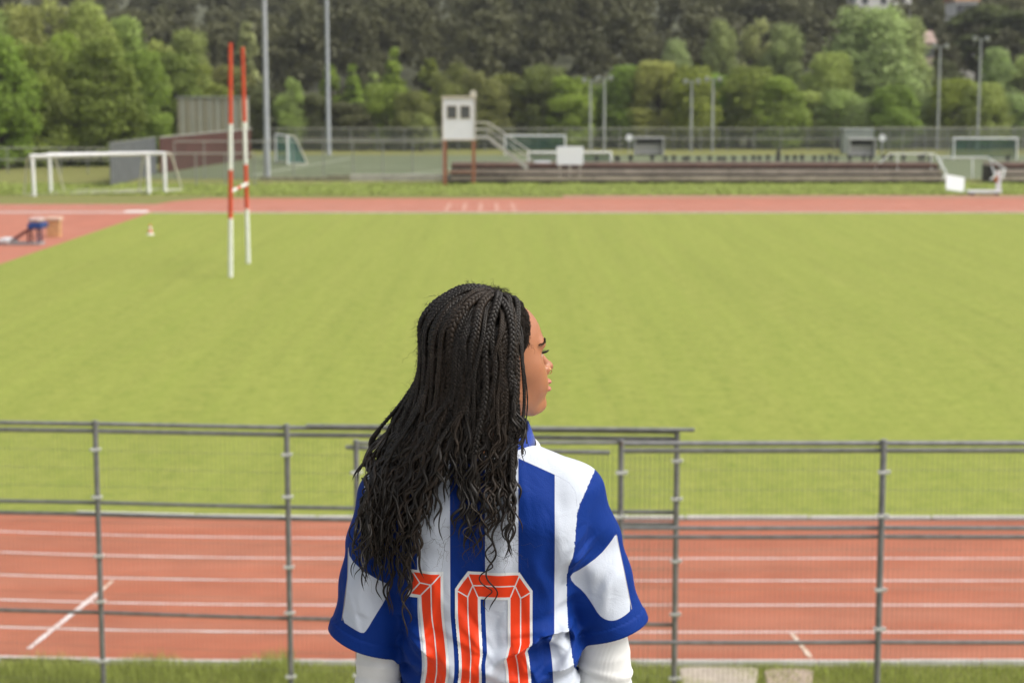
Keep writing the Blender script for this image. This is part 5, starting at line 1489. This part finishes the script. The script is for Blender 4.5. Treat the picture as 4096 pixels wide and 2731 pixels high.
undersleeve([W(2330, 2150), W(2400, 2480, .01), W(2420, 2620, .01), W(2424, 2740, .005), W(2425, 2830, .02), W(2370, 2900, .10), W(2300, 2960, .20)], [.048, .049, .048, .0495, .050, .044, .036],
            [(.215, .0016, .009, .010, .4), (.244, .0028, .006, .014, 1.0), (.256, -.0022, .005, .014, 1.1), (.285, .0032, .008, .016, 2.3), (.31, -.002, .006, .012, .2)])
undersleeve([W(1535, 2150), W(1500, 2480, .01), W(1508, 2620, .01), W(1507, 2740, .005), W(1510, 2830, .02), W(1570, 2900, .10), W(1640, 2960, .20)], [.040, .041, .0405, .0405, .042, .040, .036],
            [(.24, .002, .006, .006, 2.4), (.262, -.002, .004, .006, 2.6), (.278, .003, .007, .007, 2.0), (.30, -.002, .005, .008, 2.2)])
M_DENIM = mat('blue_denim', (.035, .070, .125), .85, scale=60, col2=(.06, .11, .18), bump=.25, bscale=900)
hJ = .007; cx_ = fx(1955)
lo = (cx_ - .26, YP - .24, FLOOR + .02); hi = (cx_ + .26, YP + .24, fz(2695))
gx_, gy_, gz_ = grid(lo, hi, hJ); X_ = gx_ - cx_; Y_ = gy_ - YP
dj = ell(X_, Y_, gz_, (0, .0, FLOOR + .88), (.178, .128, .16))
for s in (-1, 1):
    dj = smin(dj, cone(X_, Y_, gz_, (s*.085, 0, FLOOR + .84), (s*.095, .01, FLOOR + .46), .088, .068), .03)
    dj = smin(dj, cone(X_, Y_, gz_, (s*.095, .01, FLOOR + .46), (s*.10, -.01, FLOOR + .06), .068, .066), .02)
dj = np.maximum(dj, FLOOR + .055 - gz_) - .002*np.sin(gz_*60 + X_*20)
V, Q = surface_nets(dj, lo, hJ); mesh_np('jeans', V, Q, M_DENIM, person, smooth=True)
M_SHOE = mat('white_leather', (.7, .7, .68), .5, var=.04)
for s in (-1, 1):
    hJ2 = .005; c_ = cx_ + s*.10
    lo = (c_ - .07, YP - .13, FLOOR - .01); hi = (c_ + .07, YP + .22, FLOOR + .14); gx_, gy_, gz_ = grid(lo, hi, hJ2); X_ = gx_ - c_; Y_ = gy_ - YP
    ds = smin(ell(X_, Y_, gz_, (0, .10, FLOOR + .04), (.045, .10, .045)), ell(X_, Y_, gz_, (0, -.03, FLOOR + .05), (.040, .075, .075)), .04)
    ds = np.maximum(ds, FLOOR + .001 - gz_)
    V, Q = surface_nets(ds, lo, hJ2); mesh_np('shoe', V, Q, M_SHOE, person, smooth=True)

# ---------------------------------------------------------------- hair
def cap_sdf(x, y, z):
    c = ell(x, y, z, (-.004, 0, .026), (.102, .083, .096))
    c = smin(c, ell(x, y, z, (-.045, 0, -.030), (.070, .074, .075)), .03)
    return c
hv2 = .0028
lo = (HC[0]-.15, HC[1]-.15, Hz-.13); hi = (HC[0]+.15, HC[1]+.15, Hz+.13)
gx_, gy_, gz_ = grid(lo, hi, hv2); dx = gx_-HC[0]; dy_ = gy_-HC[1]
x = dx*Ff[0]+dy_*Ff[1]; y = dx*Fl[0]+dy_*Fl[1]; z = gz_-Hz
c = cap_sdf(x, y, z) - .0022*np.sin(x*210+z*60)*np.sin(y*190+z*150)
# hairline: high on the forehead, dropping in front of the ear
hl = .060 - .30*np.maximum(0, .066 - z) - .20*np.maximum(0, np.abs(y)-.03) + .003*np.sin(z*260)*np.sin(y*240)
hl = np.where(z < .018, np.minimum(hl, .030 + 1.1*(z - .018)), hl)
c = smax(c, x - hl, .010)
V, Q = surface_nets(c, lo, hv2)
M_CAP = mat('curly_roots', (.0125, .0088, .0062), .75, var=.4, scale=160, bump=1.0, bscale=420, spec=.15)
hair = mesh_np('hair', V, Q, M_CAP, person, smooth=True)
capbv = BVHTree.FromPolygons([Vector(v) for v in V], [tuple(q) for q in Q.tolist()])
CV, CQ = V, Q

def frames(P, out):
    T = np.gradient(P, axis=0); T /= np.linalg.norm(T, axis=1)[:, None] + 1e-9
    N = out - (out*T).sum(1)[:, None]*T; N /= np.linalg.norm(N, axis=1)[:, None] + 1e-9
    return T, N, np.cross(T, N)
def tubes(C_, rad, n=5, ref=None):
    """tube along C_ with radius array; returns V,F"""
    T = np.gradient(C_, axis=0); T /= np.linalg.norm(T, axis=1)[:, None] + 1e-9
    ref = np.array([.3, -.9, .1]) if ref is None else ref
    N = np.cross(T, ref); N /= np.linalg.norm(N, axis=1)[:, None] + 1e-9; B = np.cross(T, N)
    a = 2*math.pi*np.arange(n)/n
    V_ = C_[:, None, :] + (N[:, None, :]*np.cos(a)[None, :, None] + B[:, None, :]*np.sin(a)[None, :, None])*rad[:, None, None]
    m_ = len(C_); i, j = np.meshgrid(np.arange(m_-1), np.arange(n), indexing='ij')
    F_ = np.stack([i*n+j, i*n+(j+1) % n, (i+1)*n+(j+1) % n, (i+1)*n+j], -1).reshape(-1, 4)
    return V_.reshape(-1, 3), F_
class Acc:
    def __init__(s): s.V = []; s.F = []; s.n = 0
    def add(s, VF): s.V.append(VF[0]); s.F.append(VF[1] + s.n); s.n += len(VF[0])
    def build(s, name, m, parent): return mesh_np(name, np.concatenate(s.V), np.concatenate(s.F), m, parent, smooth=True)
hr = np.random.default_rng(21)
def resample(P, step):
    seg = np.linalg.norm(np.diff(P, axis=0), axis=1); s = np.concatenate([[0], np.cumsum(seg)]); n_ = max(6, int(s[-1]/step))
    S_ = np.linspace(0, s[-1], n_); return np.stack([np.interp(S_, s, P[:, i]) for i in range(3)], 1), S_
def smooth(P, k):
    ker = np.hanning(k + 2)[1:-1]; ker /= ker.sum(); Q_ = P.copy()
    for i in range(3):
        Q_[:, i] = np.convolve(np.concatenate([2*P[0, i]-P[k//2:0:-1, i], P[:, i], 2*P[-1, i]-P[-2:-k//2-1 if k % 2 == 0 else -k//2-1:-1, i]])[:len(P)+k-1], ker, 'valid')[:len(P)]
    return Q_
def curl(o, n_, ln, rad):
    t = np.linspace(0, 1, 12); a = np.cross(n_, hr.normal(size=3)); a /= np.linalg.norm(a) + 1e-9; b = np.cross(n_, a)
    w = hr.uniform(2, 5); k = hr.uniform(.002, .0045); f0 = hr.uniform(0, 6)
    C_ = o + np.outer(t*ln, n_*.55 + a*hr.uniform(-.8, .8) + b*hr.uniform(-.8, .8)) + np.outer(k*t*np.sin(2*math.pi*w*t+f0), a) + np.outer(k*t*np.cos(2*math.pi*w*t+f0), b)
    C_[:, 2] -= .25*ln*t**2
    return tubes(C_, np.full(12, rad)*np.linspace(1, .5, 12), 3)
def braid(P, rad, plait_len, loose=3, wav=.007, frz=.22):
    """three-strand plait along P, turning into wavy loose locks"""
    P, S_ = resample(P, .0027); P = smooth(P, 15)
    out = P - (HC + [0, .03, 0]); out[:, 2] *= .2
    T, N, B = frames(P, out)
    per = rad*4.0; ph = 2*math.pi*S_/per + hr.uniform(0, 6)
    A_ = Acc(); total = S_[-1]; kp = np.clip((total*1.0 - S_)/.02, 0, 1)
    np_ = max(8, int(len(S_)*min(1, plait_len/total)))
    for k in range(3):
        q = ph[:np_] + k*2*math.pi/3
        tap = np.clip(1 - .35*S_[:np_]/total, .5, 1)
        C_ = P[:np_] + B[:np_]*(rad*.66*np.sin(q)*tap)[:, None] + N[:np_]*(rad*.40*np.sin(2*q)*tap)[:, None]
        A_.add(tubes(C_, rad*.60*tap*np.clip(S_[:np_]/.006, .5, 1), 5))
    for i in hr.integers(4, max(6, np_-1), int(np_*frz)):
        A_.add(curl(P[i] + N[i]*rad*.5 + B[i]*rad*hr.uniform(-.8, .8), N[i]*.7 + B[i]*hr.normal()*.7 - T[i]*.1, hr.uniform(.006, .016), .00026))
    st = max(0, np_-10)
    for k in range(loose):
        Pl = P[st:]; s = S_[st:]-S_[st]; Ln = max(s[-1], .01)
        s1 = min(1.0, hr.uniform(.82, 1.1)); m_ = max(8, int(len(s)*s1)); Pl = Pl[:m_]; s = s[:m_]
        g = np.clip(s/.04, 0, 1)
        wl = hr.uniform(.044, .080); p1_, p2_ = hr.uniform(0, 6.28, 2); am = wav*hr.uniform(.5, 1.25)
        dv = hr.normal(scale=.016)*np.clip(s/Ln, 0, 1)**1.3
        C_ = Pl + B[st:st+m_]*((am*np.sin(2*math.pi*s/wl + p1_) + am*.5*np.sin(2*math.pi*s/(wl*1.7)+p2_))*g + dv + rad*.4*math.cos(k*2.1))[:, None] + N[st:st+m_]*(am*.6*np.sin(2*math.pi*s/wl + p2_)*g + rad*.3*math.sin(k*2.1))[:, None]
        r_ = rad*hr.uniform(.46, .78)*np.clip(.35 + .65*(s[-1]-s)/(s[-1]*.8+1e-6), .35, 1)*np.clip((s[-1]-s)/.012, .2, 1)
        A_.add(tubes(C_, r_, 5))
    return A_
RX, RY, RZ = .098, .094, .096
HE = HC + np.array([-.010, -.006, .024])
def drape(phi, th0, lay, xe, ye, dep=None, swing=1.6, hook=0.0, rooty=None):
    """path of one braid: along the scalp, over the side of the head, then down the back"""
    pole = Ff*hr.uniform(.0, .50) + Fl*hr.uniform(-.12, .02) + np.array([0, 0, 1.0]); pole /= np.linalg.norm(pole)
    ex = np.array([1, 0, -pole[0]]); ex /= np.linalg.norm(ex); ey = np.cross(pole, ex)
    tdir = ex*math.sin(phi) - ey*math.cos(phi)
    pts = []
    th1 = 1.52; xmax = fx(2050) + hr.uniform(-.012, .008)
    for th in np.linspace(th0, th1, 26):
        dv = pole*math.cos(th) + tdir*math.sin(th)
        lift = .003 + lay*min(1, (th-th0)/.5)
        pt = HE + dv*np.array([RX, RY, RZ]) + dv*lift
        if pt[0] > xmax:
            pt[0] = xmax + (pt[0]-xmax)*.08; q2 = 1 - ((pt[0]-HE[0])/RX)**2 - ((pt[2]-HE[2])/RZ)**2
            pt[1] = min(HE[1] - RY*math.sqrt(max(q2, .05)) - lift, pts[-1][1] if pts else 9)
        pts.append(pt)
    q = pts[-1]; ze = bz_(ye); xe_ = bx_(xe)
    n_ = 60
    for i in range(1, n_+1):
        s = i/n_; z_ = q[2] + (ze - q[2])*s
        s2 = s**swing if swing < 1.2 else (lambda v: (v*v*(3-2*v))**1.45)(min(1, s/.84))
        x_ = q[0] + (xe_ - q[0])*s2 + .004*math.sin(s*9 + phi*7)*s
        yb, _ = back_y(x_, z_)
        ylim = (yb - .007 - lay*.55) if yb is not None else 1e9
        y0 = q[1] + (-.004 if q[1] < HC[1] else .0)*s
        y_ = min(y0 - .012*s if q[1] < HC[1] else y0, ylim)
        if z_ > fz(1790): y_ = min(y_, q[1] + .0)
        pts.append(np.array([x_, y_, z_]))
    P = np.array(pts)
    wa, wb, wc = hr.uniform(0, 6.28, 3); ss = np.linspace(0, 1, len(P))
    P[:, 0] += (.0045*np.sin(ss*7 + wa) + .0025*np.sin(ss*17 + wb))*np.clip(ss*4, 0, 1); P[:, 1] -= .003*(1 + np.sin(ss*9 + wc))
    # keep the y course smooth where it meets the shoulder
    yk = P[:, 1].copy()
    for _ in range(6): yk[26:-1] = np.minimum(yk[26:-1], (yk[25:-2] + yk[27:])/2 + .002)
    P[:, 1] = yk
    return P
def xend(ph):   # where a braid of that azimuth (deg) ends across the back, photo px
    return float(np.interp(ph, [-115, -90, -65, -45, -30, -20, -12, -4, 8, 22, 38, 55], [1440, 1458, 1500, 1560, 1620, 1680, 1750, 1840, 1905, 1960, 2020, 2060]))
def yend(ph):
    return float(np.interp(ph, [-115, -90, -65, -45, -30, -20, -12, -4, 8, 22, 38, 55], [2200, 2260, 2320, 2365, 2355, 2300, 2180, 2120, 2190, 2230, 2170, 2140]))
nb = 0
for lay, cnt, th_lo, th_hi in ((.000, 32, .70, 1.15), (.006, 38, .35, .95), (.012, 36, .10, .75)):
    for i in range(cnt):
        ph = -112 + 168*(i + .5*(lay > .005) + hr.uniform(-.3, .3))/cnt
        th0 = hr.uniform(th_lo, th_hi)
        xe = xend(ph) + hr.normal(scale=16); ye = yend(ph) + hr.normal(scale=75) - (hr.uniform(120, 420) if (ph > -24 and hr.random() < .6) else 0)
        P = drape(math.radians(ph), th0, lay + hr.uniform(-.002, .003), xe, ye, swing=hr.uniform(1.35, 1.9) if ph < -8 else 1.1)
        L_ = np.linalg.norm(np.diff(P, axis=0), axis=1).sum()
        zk = bz_(1800 + hr.normal(scale=85)); ac = np.concatenate([[0], np.cumsum(np.linalg.norm(np.diff(P, axis=0), axis=1))]); pl_ = ac[min(len(ac) - 1, int((P[:, 2] > zk).sum()))]
        A_ = braid(P, float(np.clip(hr.normal(.0052, .0009), .0034, .0070)), min(pl_, L_*.86), loose=int(hr.integers(2, 4)), wav=hr.uniform(.005, .010))
        A_.build('braid', M_HAIR if hr.random() < .65 else M_HAIR2, hair); nb += 1
for i in range(9):
    ph = hr.uniform(-24, 6); P = drape(math.radians(ph), hr.uniform(.5, 1.0), hr.uniform(.004, .014), hr.uniform(1760, 1870), hr.uniform(1870, 2030), swing=1.1)
    L_ = np.linalg.norm(np.diff(P, axis=0), axis=1).sum()
    braid(P, hr.uniform(.0038, .0052), L_*hr.uniform(.6, .8), loose=4, wav=.006).build('braid', M_HAIR, hair)
# thin braids hanging along the cheek
for px0, py0, pxm, px1, py1, rd in ((2104, 1330, 2101, 2104, 1765, .0036), (2112, 1345, 2113, 2116, 1725, .0018), (2074, 1300, 2070, 2064, 1900, .0048), (2056, 1290, 2052, 2066, 1990, .0050)):
    dyv = -.055
    px0 -= 13; pxm -= 13; px1 -= 10
    P = np.array([W(px0 - 26, py0 - 60, dyv + .012), W(px0 - 4, py0, dyv - .014), W(pxm, 1480, dyv - .024), W((pxm+px1)/2, 1620, dyv - .026), W(px1, (1620+py1)/2, dyv - .045), W(px1 - 8, py1, dyv - .058)])
    tt = np.linspace(0, 5, 60); P = np.stack([np.interp(tt, range(6), P[:, i]) for i in range(3)], 1); P = smooth(P, 11); P[:, 0] += .0028*np.sin(tt*hr.uniform(1.5, 2.6) + hr.uniform(0, 6))
    for i in range(len(P)):
        yb, _ = back_y(P[i, 0], P[i, 2])
        if yb is not None: P[i, 1] = min(P[i, 1], yb - .008)
    braid(P, rd, .24 + hr.uniform(0, .08), loose=2, wav=.004, frz=.03).build('braid', M_HAIR, hair)
# stray curly ends swinging clear on the left
for (a, b, c_) in (((1500, 1790), (1455, 1830), (1428, 1905)), ((1560, 1700), (1500, 1760), (1470, 1850)), ((1480, 1950), (1440, 2080), (1455, 2200)), ((1500, 2000), (1470, 2150), (1448, 2255))):
    P = np.array([W(*a, -.09), W(*b, -.10), W(*c_, -.11)]); tt = np.linspace(0, 2, 40); P = np.stack([np.interp(tt, range(3), P[:, i]) for i in range(3)], 1); P = smooth(P, 9)
    for i in range(len(P)):
        yb, _ = back_y(P[i, 0], P[i, 2])
        if yb is not None: P[i, 1] = min(P[i, 1], yb - .008)
    braid(P, .0045, .01, loose=2, wav=.008).build('loose_lock', M_HAIR, hair)
# frizz: short curled hairs on the crown, the hairline and along the fall
A_ = Acc()
cv = np.array(CV); cent = CV[CQ].mean(1)
nrm_ = np.cross(CV[CQ[:, 2]]-CV[CQ[:, 0]], CV[CQ[:, 3]]-CV[CQ[:, 1]]); nrm_ /= np.linalg.norm(nrm_, axis=1)[:, None] + 1e-9
if ((cent - HE)*nrm_).sum() < 0: nrm_ = -nrm_
sel = hr.integers(0, len(cent), 5200)
for i in hr.integers(0, len(cent), 3000):
    if cent[i, 2] > Hz + .062 and (cent[i] - HC) @ Ff < .02: A_.add(curl(cent[i] + nrm_[i]*hr.uniform(.003, .010), nrm_[i]*.35 + hr.normal(size=3)*.5, hr.uniform(.010, .020), .00032))
for i in sel: 
    if cent[i, 2] > Hz - .05 and (cent[i, 2] > Hz + .035 or (cent[i] - HC) @ Ff < -.02) and (cent[i] - HC) @ Ff < .035: A_.add(curl(cent[i] + nrm_[i]*.001, nrm_[i], hr.uniform(.010, .026), .00032))
hlm = np.nonzero((((cent - HC) @ Ff) > .02) & (cent[:, 2] > Hz + .03))[0]
for i in hr.choice(hlm, 2600): A_.add(curl(cent[i], nrm_[i]*.35 + Ff*(.30 if cent[i, 2] < Hz + .07 else 0), hr.uniform(.005, .011), .0004))
fz_ = A_.build('flyaway_hair', M_HAIR2, hair); fz_['kind'] = 'stuff'
A_ = Acc()
for k in range(900):
    ph = hr.uniform(-112, 88); t = hr.random()
    x0 = fx(np.interp(t, [0, .35, 1], [1700 + (ph+112)/200*310, 1655 + (ph+112)/200*370, min(2040, xend(ph))])); z0 = fz(1350 + t*800)
    yb, _ = back_y(x0, z0); y0 = HC[1] - .125 if yb is None else min(yb - .02, HC[1] - .10)
    A_.add(curl(np.array([x0, y0, z0]), np.array([hr.normal()*.7, -.2, -.8]), hr.uniform(.02, .05), .00028))
fz2 = A_.build('flyaway_hair', M_HAIR2, hair); fz2['kind'] = 'stuff'

# ================================================================== damp air
hz_m = bpy.data.materials.new('pale_air'); hz_m.use_nodes = True
n, l = hz_m.node_tree.nodes, hz_m.node_tree.links
n.clear()
vo = n.new('ShaderNodeVolumePrincipled'); vo.inputs['Color'].default_value = (.92, .94, .95, 1); vo.inputs['Density'].default_value = 0.00020; vo.inputs['Anisotropy'].default_value = .2
mo = n.new('ShaderNodeOutputMaterial'); l.new(vo.outputs[0], mo.inputs['Volume'])
hz = MB().box((-910, -70, -1.5), (910, 1510, 112)).build('haze', hz_m)
tag(hz, 'thin pale haze over the whole ground', 'haze', kind='stuff')
